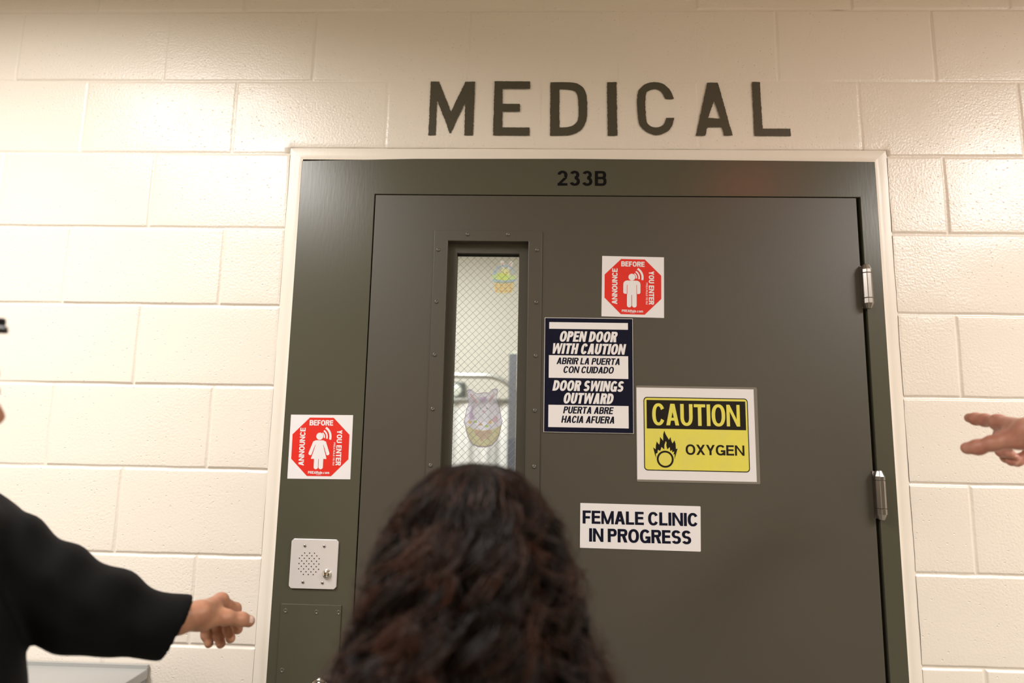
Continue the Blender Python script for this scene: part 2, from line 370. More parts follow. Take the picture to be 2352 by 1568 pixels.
# ---------------------------------------------------------------- setting: block wall
rng = random.Random(5)
CO = .2032
def vnoise(x, z, f, seed=0):
    return math.sin(x * f * 1.31 + seed) * math.sin(z * f * 1.73 + seed * 2.1) * .5 + math.sin(x * f * .57 + z * f * .83 + seed * .7) * .5
BX0, BX1, BZ1 = .7665, 2.3005, 2.2510      # smooth mortar band round the door frame
FX0, FX1, FZ1 = .8040, 2.2625, 2.2165      # frame
XMEAS = {0: {3: 1.2272, 5: 2.0365}, 1: {5: 2.2400}, 5: {0: .2110, 1: .6147}, 4: {1: .4114}, 6: {}, 7: {}}
def jdepth(x, z):     # how deep the tooled joint reads: paint fills it above the door
    d = .0037 + .0008 * vnoise(x, z, 7, 2)
    t = max(0, min(1, (z - 1.95) / .35)); d *= 1 - .48 * t
    if .9 < x < 2.2 and z > 2.24: d *= .35
    return max(d, .0006)
PROF = [(0, 1.0), (.0018, .93), (.0036, .55), (.0049, .22), (.0062, .03), (.0078, 0.)]
def prof(d):
    for (a, u), (b, v) in zip(PROF, PROF[1:]):
        if d <= b: return u + (v - u) * max(0, d - a) / (b - a)
    return 0.
def block(mb, x0, x1, z0, z1, soft=()):
    """one block face, its edges rolling down into the joints; soft: sides that die into the smooth band"""
    offs = [o for o, _ in PROF]
    def axis(a, b, step):
        n = max(2, int((b - a - .02) / step)); mid = [a + .0085 + (b - a - .017) * i / n for i in range(1, n)]
        return [a + o for o in offs] + mid + [b - o for o in offs[::-1]]
    if x1 - x0 < .02 or z1 - z0 < .02: return
    X = axis(x0, x1, .03); Z = axis(z0, z1, .03)
    notch = z0 < BZ1 < z1 and x1 > BX0 and x0 < BX1 and not soft
    if notch:
        Z = sorted(Z + [BZ1 - .0005, BZ1 + .0005, BZ1 + .004]); X = sorted(X + [q + e for q in (BX0, BX1) for e in (-.0005, .0005) if x0 < q < x1])
    n0 = len(mb.v)
    tx, tz = rng.uniform(-1, 1) * .0009, rng.uniform(-1, 1) * .0009; ph = rng.uniform(0, 9)
    for z in Z:
        for x in X:
            ex = min(9 if 'l' in soft else x - x0, 9 if 'r' in soft else x1 - x); ez = min(z - z0, 9 if 't' in soft else z1 - z)
            u = prof(min(ex, ez)); u *= 1 - .26 * min(1, max(0, ez - .004) / .02); cx, cz = (x - (x0 + x1) / 2) / .2, (z - (z0 + z1) / 2) / .1
            k = 1 - u
            if soft:
                dd = min(x - x0 if 'l' in soft else 9, x1 - x if 'r' in soft else 9, z1 - z if 't' in soft else 9); k *= min(1, dd / .02)
                if dd < .006: u = max(u, (.30 if 'r' in soft else .10) * (1 - dd / .006))
            y = jdepth(x, z) * u + k * (tx * cx + tz * cz + .0004 * vnoise(x, z, 22, ph))
            if notch and BX0 < x < BX1:
                if z < BZ1: y = .009
                elif z < BZ1 + .002: y += .0012
            wob = 0 if notch and z < BZ1 + .01 else .0007 * vnoise(x, z, 40, 1)
            mb.v.append((x + wob, y, z + .0007 * vnoise(z, x, 36, 4)))
    nx = len(X)
    for j in range(len(Z) - 1):
        for i in range(nx - 1):
            a = n0 + j * nx + i; mb.f.append((a, a + 1, a + nx + 1, a + nx)); mb.fm.append(0)
wall = MB()
WX0, WX1 = -1.9, 5.2
for k in range(-1, 14):
    zt = min(2.6416 - CO * k, 2.845); zb = 2.6416 - CO * (k + 1)
    if zb < 0: zb = 0
    if zt - zb < .03: continue
    js = []
    for n in range(-6, 14):
        x = .4064 * (n + (.5 if k % 2 else 0)); x = XMEAS.get(k, {}).get(n, x)
        if WX0 + .05 < x < WX1 - .05: js.append(x)
    js = [WX0] + js + [WX1]
    for a, b in zip(js, js[1:]):
        if zb > BZ1 - .03 or b < BX0 or a > BX1:
            block(wall, a, b, zb, zt); continue
        if zt > BZ1 + .03 and zb < BZ1:      # not met with these courses
            block(wall, a, b, BZ1, zt)
        if a < BX0 - .02: block(wall, a, min(b, BX0), zb, zt, ('r',) if b > BX0 else ())
        if b > BX1 + .02: block(wall, max(a, BX1), b, zb, zt, ('l',) if a < BX1 else ())
# course above the head, cut to the band top
wall_o = wall.build('wall_back', M['wall'], smooth=True); tag(wall_o, kind='structure')
bd = MB()
NB = 70
def bandstrip(pa, pb, n=NB):
    """smooth band from the block edge (pa) to the frame edge (pb), with a small step at the block side"""
    n0 = len(bd.v); cols = 7
    for i in range(n + 1):
        t = i / n
        for j in range(cols):
            u = j / (cols - 1); x = pa[0][0] + (pa[1][0] - pa[0][0]) * t; z = pa[0][1] + (pa[1][1] - pa[0][1]) * t
            X = pb[0][0] + (pb[1][0] - pb[0][0]) * t; Z = pb[0][1] + (pb[1][1] - pb[0][1]) * t
            x, z = x + (X - x) * u, z + (Z - z) * u
            y = .0016 * (1 - min(1, u / .25)) - .0105 * max(0, (u - .62) / .38) ** 2 + .0006 * vnoise(x, z, 25, 3)
            bd.v.append((x, y, z))
    for i in range(n):
        for j in range(cols - 1):
            a = n0 + i * cols + j; bd.f.append((a, a + cols, a + cols + 1, a + 1)); bd.fm.append(0)
bandstrip(((BX0, BZ1), (BX0, 0)), ((FX0 + .002, FZ1 - .002), (FX0 + .002, 0)))
bandstrip(((BX1, 0), (BX1, BZ1)), ((FX1 - .002, 0), (FX1 - .002, FZ1 - .002)))
bandstrip(((BX1, BZ1), (BX0, BZ1)), ((FX1 - .002, FZ1 - .002), (FX0 + .002, FZ1 - .002)))
bd.build('mortar_band', M['band'], wall_o, smooth=True)
wb = MB(); wb.box(WX0, FX0 + .012, .012, .19, 0, 2.845); wb.box(FX1 - .012, WX1, .012, .19, 0, 2.845); wb.box(FX0 + .012, FX1 - .012, .012, .19, FZ1 - .012, 2.845)
wb.build('wall_core', M['plaster'], wall_o)
# rest of the corridor and the room behind the door
def struct(name, mb, m): return tag(mb.build(name, m), kind='structure')
struct('floor', MB().box(-1.9, 5.2, -4.6, 3.6, -.1, 0), M['floor'])
struct('ceiling', MB().box(-1.9, 5.2, -4.6, 3.6, 2.845, 2.95), M['ceiling'])
struct('wall_left', MB().box(-2.0, -1.9, -4.6, 3.6, 0, 2.845), M['plaster'])
struct('wall_right', MB().box(5.2, 5.3, -4.6, 3.6, 0, 2.845), M['plaster'])
struct('wall_front', MB().box(-1.9, 5.2, -4.7, -4.6, 0, 2.845), M['plaster'])
struct('wall_far', MB().box(-1.9, 5.2, 2.70, 2.8, 0, 2.845), M['clinic'])

# ---------------------------------------------------------------- door frame, door, window in it
FY = -.012
OX0, OX1, OZ1 = .9985, 2.2205, 2.1215
fr = MB()
fr.prism([(FX0, 0), (OX0, 0), (OX0, OZ1), (OX1, OZ1), (OX1, 0), (FX1, 0), (FX1, FZ1 - .0015), (2.0, FZ1 + .0005), (1.5, FZ1 + .003), (1.1, FZ1 + .001), (FX0, FZ1 - .006)], FY, .15)
fr_o = fr.build('trim_1', M['frame']); bevel(fr_o, .0012, 2)
tag(fr_o, kind='structure')
st_ = MB(); st_.box(OX0, OX0 + .016, .040, .149, 0, OZ1); st_.box(OX1 - .016, OX1, .040, .149, 0, OZ1); st_.box(OX0, OX1, .040, .149, OZ1 - .016, OZ1)
st_.build('frame_stop', M['frame'], fr_o)

door = empty('door_1', (2.2155, 0, 0), kind='structure')
def dpart(mb, name, m, smooth=False, parent=None, mats=None):
    """door parts are modelled in world metres; shift to the door's hinge-line origin"""
    mb.v = [(a - 2.2155, b, c) for a, b, c in mb.v]
    return mb.build(name, m, parent or door, smooth, mats)
WO = (1.1565, 1.4285, 1.2600, 2.0265); WI = (1.1905, 1.3950, 1.2875, 1.9995); WS = (1.2125, 1.3710, 1.3100, 1.9745)
leaf = dpart(MB().ring((1.0012, 2.2105, .015, 2.1190), WI, FY, .033), 'door_leaf', M['door']); bevel(leaf, .0013, 2)
wf = dpart(MB().ring(WO, WI, FY - .0032, FY + .0003).ring((WI[0] - .0012, WI[1] + .0012, WI[2] - .0012, WI[3] + .0012), (WI[0] + .0008, WI[1] - .0008, WI[2] + .0008, WI[3] - .0008), FY - .0040, .0085), 'window_frame', M['door']); bevel(wf, .0009, 2)
dpart(MB().ring((WI[0], WI[1], WI[2], WI[3]), WS, .0080, .0235), 'glazing_stop', M['door'])
dpart(MB().ring((WI[0] + .004, WI[1] - .004, WI[2] + .004, WI[3] - .004), (WS[0] + .0006, WS[1] - .0006, WS[2] + .0003, WS[3] - .0052), .0236, .0248), 'gap_shade', M['gap_shade'])  # black ring, widest at the top: painted shade of the gap over the glass
dpart(MB().box(WI[0] + .003, WI[1] - .003, .0250, .0305, WI[2] + .003, WI[3] - .003), 'window_glass', M['glass'])
wm = MB(); gx0, gx1, gz0, gz1 = WS[0] - .006, WS[1] + .006, WS[2] - .006, WS[3] + .006
sp = .0127 * math.sqrt(2)
for sgn in (1, -1):
    for k in range(-80, 80):
        c = k * sp + (.004 if sgn > 0 else .011)      # z = sgn*(x-gx0) + gz0 + c
        pts = []
        for x in (gx0, gx1):
            z = sgn * (x - gx0) + gz0 + c; pts.append((x, z))
        (xa, za), (xb, zb) = pts
        def clip(xa, za, xb, zb):
            t0, t1 = 0., 1.
            for lo, hi in ((gz0, gz1),):
                d = zb - za
                ta, tb = (lo - za) / d, (hi - za) / d
                if ta > tb: ta, tb = tb, ta
                t0, t1 = max(t0, ta), min(t1, tb)
            return (t0, t1) if t1 - t0 > .02 else None
        t = clip(xa, za, xb, zb)
        if not t: continue
        p = [(xa + (xb - xa) * u, .0272 + (.0006 if sgn > 0 else 0), za + (zb - za) * u) for u in t]
        wm.tube(p,   .00046 if sgn > 0 else .00032, 4, False)
dpart(wm, 'wire_mesh', M['wire'])
SCR = [(1.1675, z) for z in (1.9752, 1.8424, 1.7098, 1.5774, 1.4433, 1.3110)] + [(1.4153, z) for z in (1.9772, 1.8438, 1.7109, 1.5780, 1.4455, 1.3130)] + [(1.2401, 2.0162), (1.3421, 2.0167), (1.2401, 1.2705), (1.3421, 1.2705)]
for i, (x, z) in enumerate(SCR):
    y = FY - .0032
    s = dpart(MB().lathe((x, z), [(.0052, y + .0005), (.0052, y - .0006), (.0044, y - .0018), (.0028, y - .0027), (.0021, y - .0028), (.0019, y - .0018)], 14), 'screw', M['screw'], True, wf)
for i, (za, zb) in enumerate(((1.8365, 1.9460), (1.3412, 1.4530), (.30, .41))):
    hx, hy, hr = 2.2180, FY - .0105, .0125
    b = MB(); L_ = zb - za
    def oct_(z, r, dx=0): return [(hx + dx + r * math.cos(R(22.5 + 45 * k)), hy + r * math.sin(R(22.5 + 45 * k)), z) for k in range(8)]
    def stack(mb, levels):
        n = len(mb.v)
        for z, r in levels: mb.v += oct_(z, r)
        for q in range(len(levels) - 1):
            for k in range(8):
                j = (k + 1) % 8; mb.f.append((n + q * 8 + k, n + q * 8 + j, n + q * 8 + 8 + j, n + q * 8 + 8 + k)); mb.fm.append(0)
        mb.f.append(tuple(n + k for k in range(8))[::-1]); mb.f.append(tuple(n + (len(levels) - 1) * 8 + k for k in range(8))); mb.fm += [0, 0]
        return mb
    z1, z2 = za + L_ * .235, za + L_ * .80
    hinge = dpart(stack(b, [(z1, hr), (z2, hr)]), 'hinge', M['dullsteel']); bevel(hinge, .0010, 1)
    for (p, q_) in (((za, z1 - .0006), -1), ((z2 + .0006, zb), 1)):
        a, c = p
        tp = stack(MB(), [(a, hr * .55), (a + .013, hr), (c, hr)] if q_ < 0 else [(a, hr), (c - .013, hr), (c, hr * .55)])
        t_ = dpart(tp, 'hinge_tip', M['dullsteel'], False, hinge); bevel(t_, .0008, 1)
    dpart(MB().box(2.2070, 2.2235, FY - .0035, FY + .0200, za + .002, zb - .002), 'hinge_plate', M['dullsteel'], False, hinge)

# ---------------------------------------------------------------- painted word and room number
o = empty('painted_word', (1.54, 0, 2.362), 'big dark olive capital letters MEDICAL painted on the cream block wall above the door', 'sign')
LET = dict(
 M=[[(-410.5, 74.7), (-388.7, 74.7), (-354.2, -10.3), (-318.3, 74.4), (-293.1, 74.4), (-294.4, -75.6), (-317.3, -75.7), (-317.7, 16.0), (-342.8, -45.4), (-352.5, -69.5), (-356.6, -69.5), (-365.0, -43.5), (-391.8, 20.9), (-392.1, -75.6), (-411.4, -76.1)]],
 E=[[(-242.0, 75.7), (-148.1, 75.3), (-147.8, 54.6), (-220.3, 54.5), (-219.4, 12.4), (-174.0, 12.1), (-174.0, -9.3), (-219.0, -9.4), (-218.8, -53.0), (-147.4, -53.2), (-147.1, -75.5), (-242.4, -75.4)]],
 D=[[(-95.0, 72.9), (-33.4, 73.8), (-14.4, 64.1), (-2.2, 48.9), (1.6, 21.7), (2.3, -16.4), (-2.6, -42.4), (-16.0, -63.3), (-36.4, -72.7), (-55.1, -75.5), (-94.3, -75.7)], [(-71.0, 53.5), (-35.1, 51.5), (-24.7, 41.8), (-21.8, 19.6), (-20.2, -24.5), (-25.4, -40.4), (-42.1, -52.0), (-70.2, -52.9)]],
 I=[[(52.8, 73.4), (77.8, 73.4), (79.3, -75.1), (54.6, -75.2)]],
 C=[[(129.5, 42.0), (140.5, 59.2), (159.4, 73.4), (193.1, 73.4), (211.6, 59.3), (221.6, 42.2), (225.6, 27.1), (216.6, 24.9), (203.2, 27.1), (196.4, 43.8), (187.2, 51.8), (176.0, 54.6), (161.0, 49.7), (151.9, 42.1), (152.2, -31.9), (159.8, -46.8), (176.4, -53.3), (193.1, -49.3), (201.6, -39.7), (204.6, -25.8), (225.8, -25.4), (220.0, -49.6), (207.7, -64.4), (181.7, -75.4), (159.6, -67.6), (143.9, -57.8), (132.1, -38.0)]],
 A=[[(312.6, 72.1), (340.2, 72.1), (373.6, -73.1), (352.1, -74.0), (346.4, -50.7), (309.9, -50.9), (304.3, -74.1), (280.2, -74.6)], [(329.2, 22.3), (343.3, -27.4), (312.7, -25.1)]],
 L=[[(427.6, 74.2), (448.3, 74.2), (450.5, -54.3), (520.8, -54.1), (521.0, -74.5), (428.6, -74.4)]])
lr = random.Random(3)
def soften(loop):     # ease the shallow corners of the round letters
    out = []; n = len(loop)
    for i in range(n):
        a, b, c = Vector(loop[i - 1]), Vector(loop[i]), Vector(loop[(i + 1) % n])
        if 4 < math.degrees((b - a).angle(c - b)) < 58: out += [tuple(b + (a - b) * .28), tuple(b + (c - b) * .28)]
        else: out.append(loop[i])
    return out
def rough(loop):     # hand-masked stencil edge: fine ragged outline
    out = []
    for i, a in enumerate(loop):
        b = loop[(i + 1) % len(loop)]; d = math.dist(a, b); n = max(1, int(d / 2.6)); nx, nz = -(b[1] - a[1]) / max(d, 1e-6), (b[0] - a[0]) / max(d, 1e-6)
        w = .75 if abs(nx) > .5 else .35
        for k in range(n):
            j = 0 if k == 0 else lr.uniform(-w, w); t = k / n
            out.append(((a[0] + (b[0] - a[0]) * t + nx * j) * .001, (a[1] + (b[1] - a[1]) * t + nz * j) * .001))
    return out
for ch, loops in LET.items():
    if ch in 'DC': loops = [soften(soften(l)) for l in loops]
    b = MB(); b.poly_hole(rough(loops[0]), [rough(l) for l in loops[1:]], -.0021)
    b.build('painted_letter', M['paint_letter'], o)
o = empty('room_number', (1.5276, FY, 2.167), 'small black number 233B stuck on the olive frame head above the door', 'door number')
print_on('numeral', text('233B', -.0622, .0622, -.0200, .0195, .20, .165, .16), -.0006, M['numblack'], o)

# ---------------------------------------------------------------- signs
def announce(loc, rot, woman, label, group):
    o = empty('warning_sticker', loc, label, 'sticker', group, rot=(0, rot, 0))
    h = .0765
    MB().prism(rect(-h, h, -h, h), -.0004, 0).build('backing', M['white_vinyl'], o)
    a, c = .0697, .0293
    octo = [(-c, -a), (c, -a), (a, -c), (a, c), (c, a), (-c, a), (-a, c), (-a, -c)]
    MB().poly(octo, -.0006).build('red_octagon', M['red'], o)
    T = []
    T += text('BEFORE', -.0292, .0287, .0508, .0638, .235, .20, .07)
    T += text('ANNOUNCE', -.0450, .0450, -.0068, .0068, .235, .20, .075, rot=(0, 0, 90)) and [[(x - .0447, z + .0000) for x, z in p] for p in text('ANNOUNCE', -.0452, .0452, -.0066, .0066, .235, .20, .075, rot=(0, 0, 90))]
    T += [[(x + .0456, z - .0020) for x, z in p] for p in text('YOU ENTER', -.0422, .0422, -.0064, .0064,   .235, .20, .075, .42, rot=(0, 0, -90))]
    T += [[(x + .0342, z - .0168) for x, z in p] for p in text('PREA RULE 115.15d', -.0272, .0272, -.0021, .0021, .19, .15, .10, .4, rot=(0, 0, -90))]
    T += text('PREARule.com', -.0268, .0250, -.0645, -.0582, .21, .17, .075)
    T += text('\u00a9 2014', -.0066, .0048, -.0672, -.0652, .17, .14, .12, .3)
    print_on('lettering', T, -.0008, M['white_vinyl'], o)
    b = MB(); y = -.0008; hx = -.0025
    b.poly(circ(hx, .0240 + (.0010 if woman else 0), .0086), y)
    for r0, r1 in ((.0100, .0128), (.0158, .0196), (.0236, .0288)):
        for p in arcband(hx, .0235, r0, r1, -14, 58): b.poly(p, y)
    if not woman:
        b.poly(rrect(hx - .0211, hx + .0211, -.020, .0152, .0095), y); b.poly(rrect(hx - .0211, hx - .0119, -.0185, .010, .0045), y); b.poly(rrect(hx + .0119, hx + .0211, -.0185, .010, .0045), y)
        b.poly(rrect(hx - .0119, hx - .0006, -.0525, .005, .0055), y); b.poly(rrect(hx + .0006, hx + .0119, -.0525, .005, .0055), y); b.poly(rect(hx - .0119, hx + .0119, -.0215, .005), y)
        b.build('pictogram', M['white_vinyl'], o)
        g = MB(); y -= .0002
        for s in (-1, 1): g.poly(rect(*sorted((hx + s * .0123, hx + s * .0113)), -.0185, .0045), y)
        g.poly(rect(hx - .0006, hx + .0006, -.0525, -.0210), y)
        for s in (-1, 1): g.poly(rect(*sorted((hx + s * .0119, hx + s * .0215)), -.0210, -.0184), y)
        g.build('pictogram_gap', M['red'], o)
    else:
        b.poly(rrect(hx - .0155, hx + .0155, -.005, .0152, .0075), y)
        b.poly(ccw([(hx - .0080, .0100), (hx + .0080, .0100), (hx + .0190, -.0290), (hx - .0190, -.0290)]), y)
        for s in (-1, 1):
            b.poly(ccw([(hx + s * .0155, .0125), (hx + s * .0075, .0145), (hx + s * .0175, -.0175), (hx + s * .0255, -.0150)]), y); b.poly(circ(hx + s * .0212, -.0160, .0043), y)
        b.poly(rrect(hx - .0112, hx - .0006, -.0535, -.020, .0050), y); b.poly(rrect(hx + .0006, hx + .0112, -.0535, -.020, .0050), y)
        b.build('pictogram', M['white_vinyl'], o)
        g = MB(); y -= .0002
        for s in (-1, 1): g.poly(ccw([(hx + s * .0092, .0045), (hx + s * .0100, .0045), (hx + s * .0178, -.0180), (hx + s * .0157, -.0180)]), y)
        g.build('pictogram_gap', M['red'], o)
    return o
G_ = 'red and white announce before you enter stickers'
announce((1.6537, FY, 1.8866), R(.8), False, 'red octagon announce before you enter sticker with a man figure, on the door', G_)
announce((.8977, FY, 1.4818), R(-.55), True, 'red octagon announce before you enter sticker with a skirted figure, above the intercom', G_)

o = empty('warning_sign', (1.5445, FY, 1.6660), 'navy and white upright sign OPEN DOOR WITH CAUTION beside the door window', 'sign')
sp_ = MB().prism(rect(-.1078, .1078, -.1393, .1400), -.0030, 0).build('sign_panel', M['signwhite'], o); bevel(sp_, .0006, 1)
MB().poly(rect(-.1066, .1066, -.1381, .1388), -.0032).build('navy_field', M['navy'], o)
b = MB(); y = -.0034
for z0, z1 in ((.1120, .1286), (-.0084, .0468), (-.1268, -.0736)): b.poly(rect(-.0965, .0958, z0, z1), y)
b.build('white_band', M['signwhite'], o)
kw = dict(s=.236, h=.20, gap=.050, sp=.30, shear=.19)
for t_, bx in (('OPEN DOOR', (-.0722, .0718, .0807, .1066)), ('WITH CAUTION', (-.0908, .0914, .0506, .0765)), ('DOOR SWINGS', (-.0875, .0868, -.0395, -.0142)), ('OUTWARD', (-.0619, .0622, -.0697, -.0440))):
    print_on('white_lettering', text(t_, *bx, **kw), y, M['signwhite'], o)
kw.update(s=.208, h=.17, gap=.06, sp=.36)
for t_, bx in (('ABRIR LA PUERTA', (-.0780, .0780, .0251, .0413)), ('CON CUIDADO', (-.0620, .0624, .0040, .0203)), ('PUERTA ABRE', (-.0612, .0607, -.0936, -.0770)), ('HACIA AFUERA', (-.0656, .0643, -.1160, -.0992))):
    print_on('navy_lettering', text(t_, *bx, **kw), y - .0002, M['navy'], o)

o = empty('caution_sign', (1.8000, FY, 1.5290), 'yellow and black CAUTION OXYGEN sheet with a flame symbol in a clear pouch', 'sign')
pp = MB().prism(rrect(-.1415, .1478, -.1140, .1136, .004), -.0010, 0).build('plastic_pouch', M['pouch'], o)
MB().poly(rect(-.1400, .1395, -.1088, .1086), -.0012).build('paper_sheet', M['paper'], o)
MB().poly(rrect(-.1236, .1246, -.0874, .0864, .0085), -.0014).build('black_border', M['black'], o)
MB().poly(rrect(-.1215, .1225, -.0852, .0842, .0068), -.0016).build('yellow_field', M['yellow'], o)
b = MB(); b.poly(rect(-.1163, .1185, .0111, .0792), -.0018)
FL = [(-74.8, 6.8), (-72.1, -1.4), (-64.3, -14.8), (-60.6, -8.0), (-58.7, -17.0), (-55.9, -23.2), (-51.3, -15.7), (-48.8, -23.6), (-48.2, -36.0), (-44.2, -35.0), (-47.9, -47.3), (-51.7, -60.6), (-51.0, -47.3), (-54.2, -50.2), (-52.3, -41.7), (-57.4, -44.1), (-56.8, -37.9), (-61.4, -41.9), (-62.6, -31.8), (-68.7, -37.3), (-70.8, -27.4), (-69.8, -21.7), (-71.8, -17.5), (-75.4, -27.5), (-75.5, -37.7), (-82.3, -31.9), (-85.2, -41.2), (-90.7, -38.5), (-92.1, -46.4), (-95.8, -47.6), (-95.1, -58.3), (-98.4, -48.3), (-101.8, -33.2), (-96.0, -37.5), (-95.3, -27.9), (-93.1, -19.3), (-90.1, -23.8), (-87.1, -26.6), (-85.5, -17.5), (-85.3, -8.2), (-78.0, -17.4), (-77.6, -1.5)]
b.poly_hole(ccw([(x * .001, z * .001) for x, z in FL]), [], -.0018)
for p in arcband(-.0738, -.0603, .0155, .0199, 0, 360, 40): b.poly(p, -.0018)
for p in text('OXYGEN', -.0252, .1128, -.0488, -.0248, .205, .175, .09): b.poly(p, -.0018)
b.build('black_printing', M['black'], o)
print_on('yellow_lettering', text('CAUTION', -.1033, .1047, .0195, .0708, .165, .14, .06), -.0020, M['yellow'], o)

o = empty('clinic_sign', (1.6656, FY, 1.3112), 'white landscape sign FEMALE CLINIC IN PROGRESS low on the door', 'sign', rot=(0, R(.1), 0))
sp_ = MB().prism([(-.1405, -.0505), (.1385, -.0520), (.1396, -.0511), (.1412, .0490), (.1396, .0505), (-.1400, .0515)], -.0010, 0).build('sign_panel', M['signwhite'], o)
print_on('lettering', text('FEMALE CLINIC', -.1345, .1347, .0047, .0347, .232, .185, .065, .33) + text('IN PROGRESS', -.1192, .1180, -.0359, -.0055, .232, .185, .065, .33), -.0012, M['navy'], o)

# ---------------------------------------------------------------- intercom and lock cover on the left jamb
o = empty('intercom_panel', (.9000, FY, 1.2100), 'square brushed steel intercom with speaker holes and call button on the left jamb', 'intercom')
c_, h_ = .0055, .0562
pl = MB().prism([(-h_ + c_, -h_), (h_ - c_, -h_), (h_, -h_ + c_), (h_, h_ - c_), (h_ - c_, h_), (-h_ + c_, h_), (-h_, h_ - c_), (-h_, -h_ + c_)], -.0042, 0).build('face_plate', M['steel'], o); bevel(pl, .0008, 2)
def dome(name, x, z, r, hgt, base, m, parent, seg=18):
    return MB().lathe((x, z), [(r, base + .0004), (r, base - hgt * .15), (r * .92, base - hgt * .45), (r * .7, base - hgt * .78), (r * .4, base - hgt * .95), (r * .08, base - hgt)], seg).build(name, m, parent, True)
for x, z in ((-.0236, .0408), (.0228, .0407), (-.0229, -.0415), (.0234, -.0419)):
    sc = dome('screw', x, z, .0036, .0024, -.0042, M['dullsteel'], o)
    MB().lathe((x, z), [(.0013, -.0066), (.0013, -.0068)], 6).build('screw_socket', M['hole'], sc)
b = MB()
for r_ in range(-4, 5):
    n_ = 3 if abs(r_) == 4 else (4 if r_ % 2 else 5)
    for k in range(n_): b.poly(circ(-.0113 + (k - (n_ - 1) / 2) * .0118, r_ * -.00605, .0015, n=10), -.00425)
b.build('speaker_hole', M['hole'], o)
rim = MB().lathe((.0328, -.0222), [(.0112, -.0040), (.0112, -.0052), (.0105, -.0056)], 24).build('button_collar', M['chrome'], o, True)
dome('call_button', .0328, -.0222, .0104, .0070, -.0052, M['chrome'], o, 24)

o = empty('lock_cover', (.9010, FY, .95), 'olive steel lock cover plate with round key cylinder under the intercom', 'lock cover')
pl = MB().box(-.0720, .0700, -.0030, 0, -.40, .1684).build('cover_plate', M['frame'], o); bevel(pl, .0008, 2)
for x, z in ((-.0610, .1531), (.0121, .1522), (-.0602, .0224), (.0640, .1522), (.0640, .0224), (-.0602, -.20), (.0640, -.20)):
    MB().lathe((x, z), [(.0052, -.0029), (.0052, -.0034), (.0046, -.0039), (.0024, -.0039), (.0022, -.0032)], 16).build('cover_screw', M['screw'], o, True)
ky = MB().lathe((.0300, -.0130), [(.0225, -.0029), (.0225, -.0060), (.0200, -.0095), (.0170, -.0105), (.0165, -.0085), (.0150, -.0085), (.0145, -.0110)], 28).build('key_cylinder', M['chrome'], o, True)
MB().poly(rect(.0288, .0312, -.0210, -.0050), -.0112).build('keyway', M['hole'], ky)

# ---------------------------------------------------------------- window clings
def mm(p): return [(x * .001, z * .001) for x, z in p]
def cling(name, loc, label, layers, lines=()):
    o = empty(name, loc, label, 'window sticker', 'pastel easter window stickers on the wired glass')
    y = 0
    for nm, m_, polys in layers:
        b = MB()
        for p in polys: b.poly_hole(ccw(mm(p)), [mm(grow(p, .955))] if nm == 'outline' else [], y)
        b.build(nm, M['c_' + m_], o); y -= .00005
    return o
def grow(p, k):
    cx = sum(a for a, _ in p) / len(p); cz = sum(b for _, b in p) / len(p)
    return [(cx + (a - cx) * k, cz + (b - cz) * k) for a, b in p]
bun = [(-44.9, 64.0), (-40.2, 68.8), (-33.2, 69.5), (-24.7, 63.2), (-18.7, 59.1), (0.2, 62.4), (10.9, 61.4), (20.1, 70.4), (27.2, 72.9), (33.1, 70.6), (34.7, 64.2), (31.8, 48.8), (40.0, 25.5), (44.7, -1.3), (48.3, -8.2), (45.6, -18.7), (41.4, -41.9), (35.8, -54.7), (23.3, -69.9), (7.1, -74.3), (-11.6, -74.0), (-24.6, -69.1), (-35.6, -54.9), (-41.9, -38.8), (-46.0, -19.2), (-49.7, -13.4), (-47.6, -5.2), (-43.6, 19.4), (-38.1, 33.5), (-41.5, 51.1)]
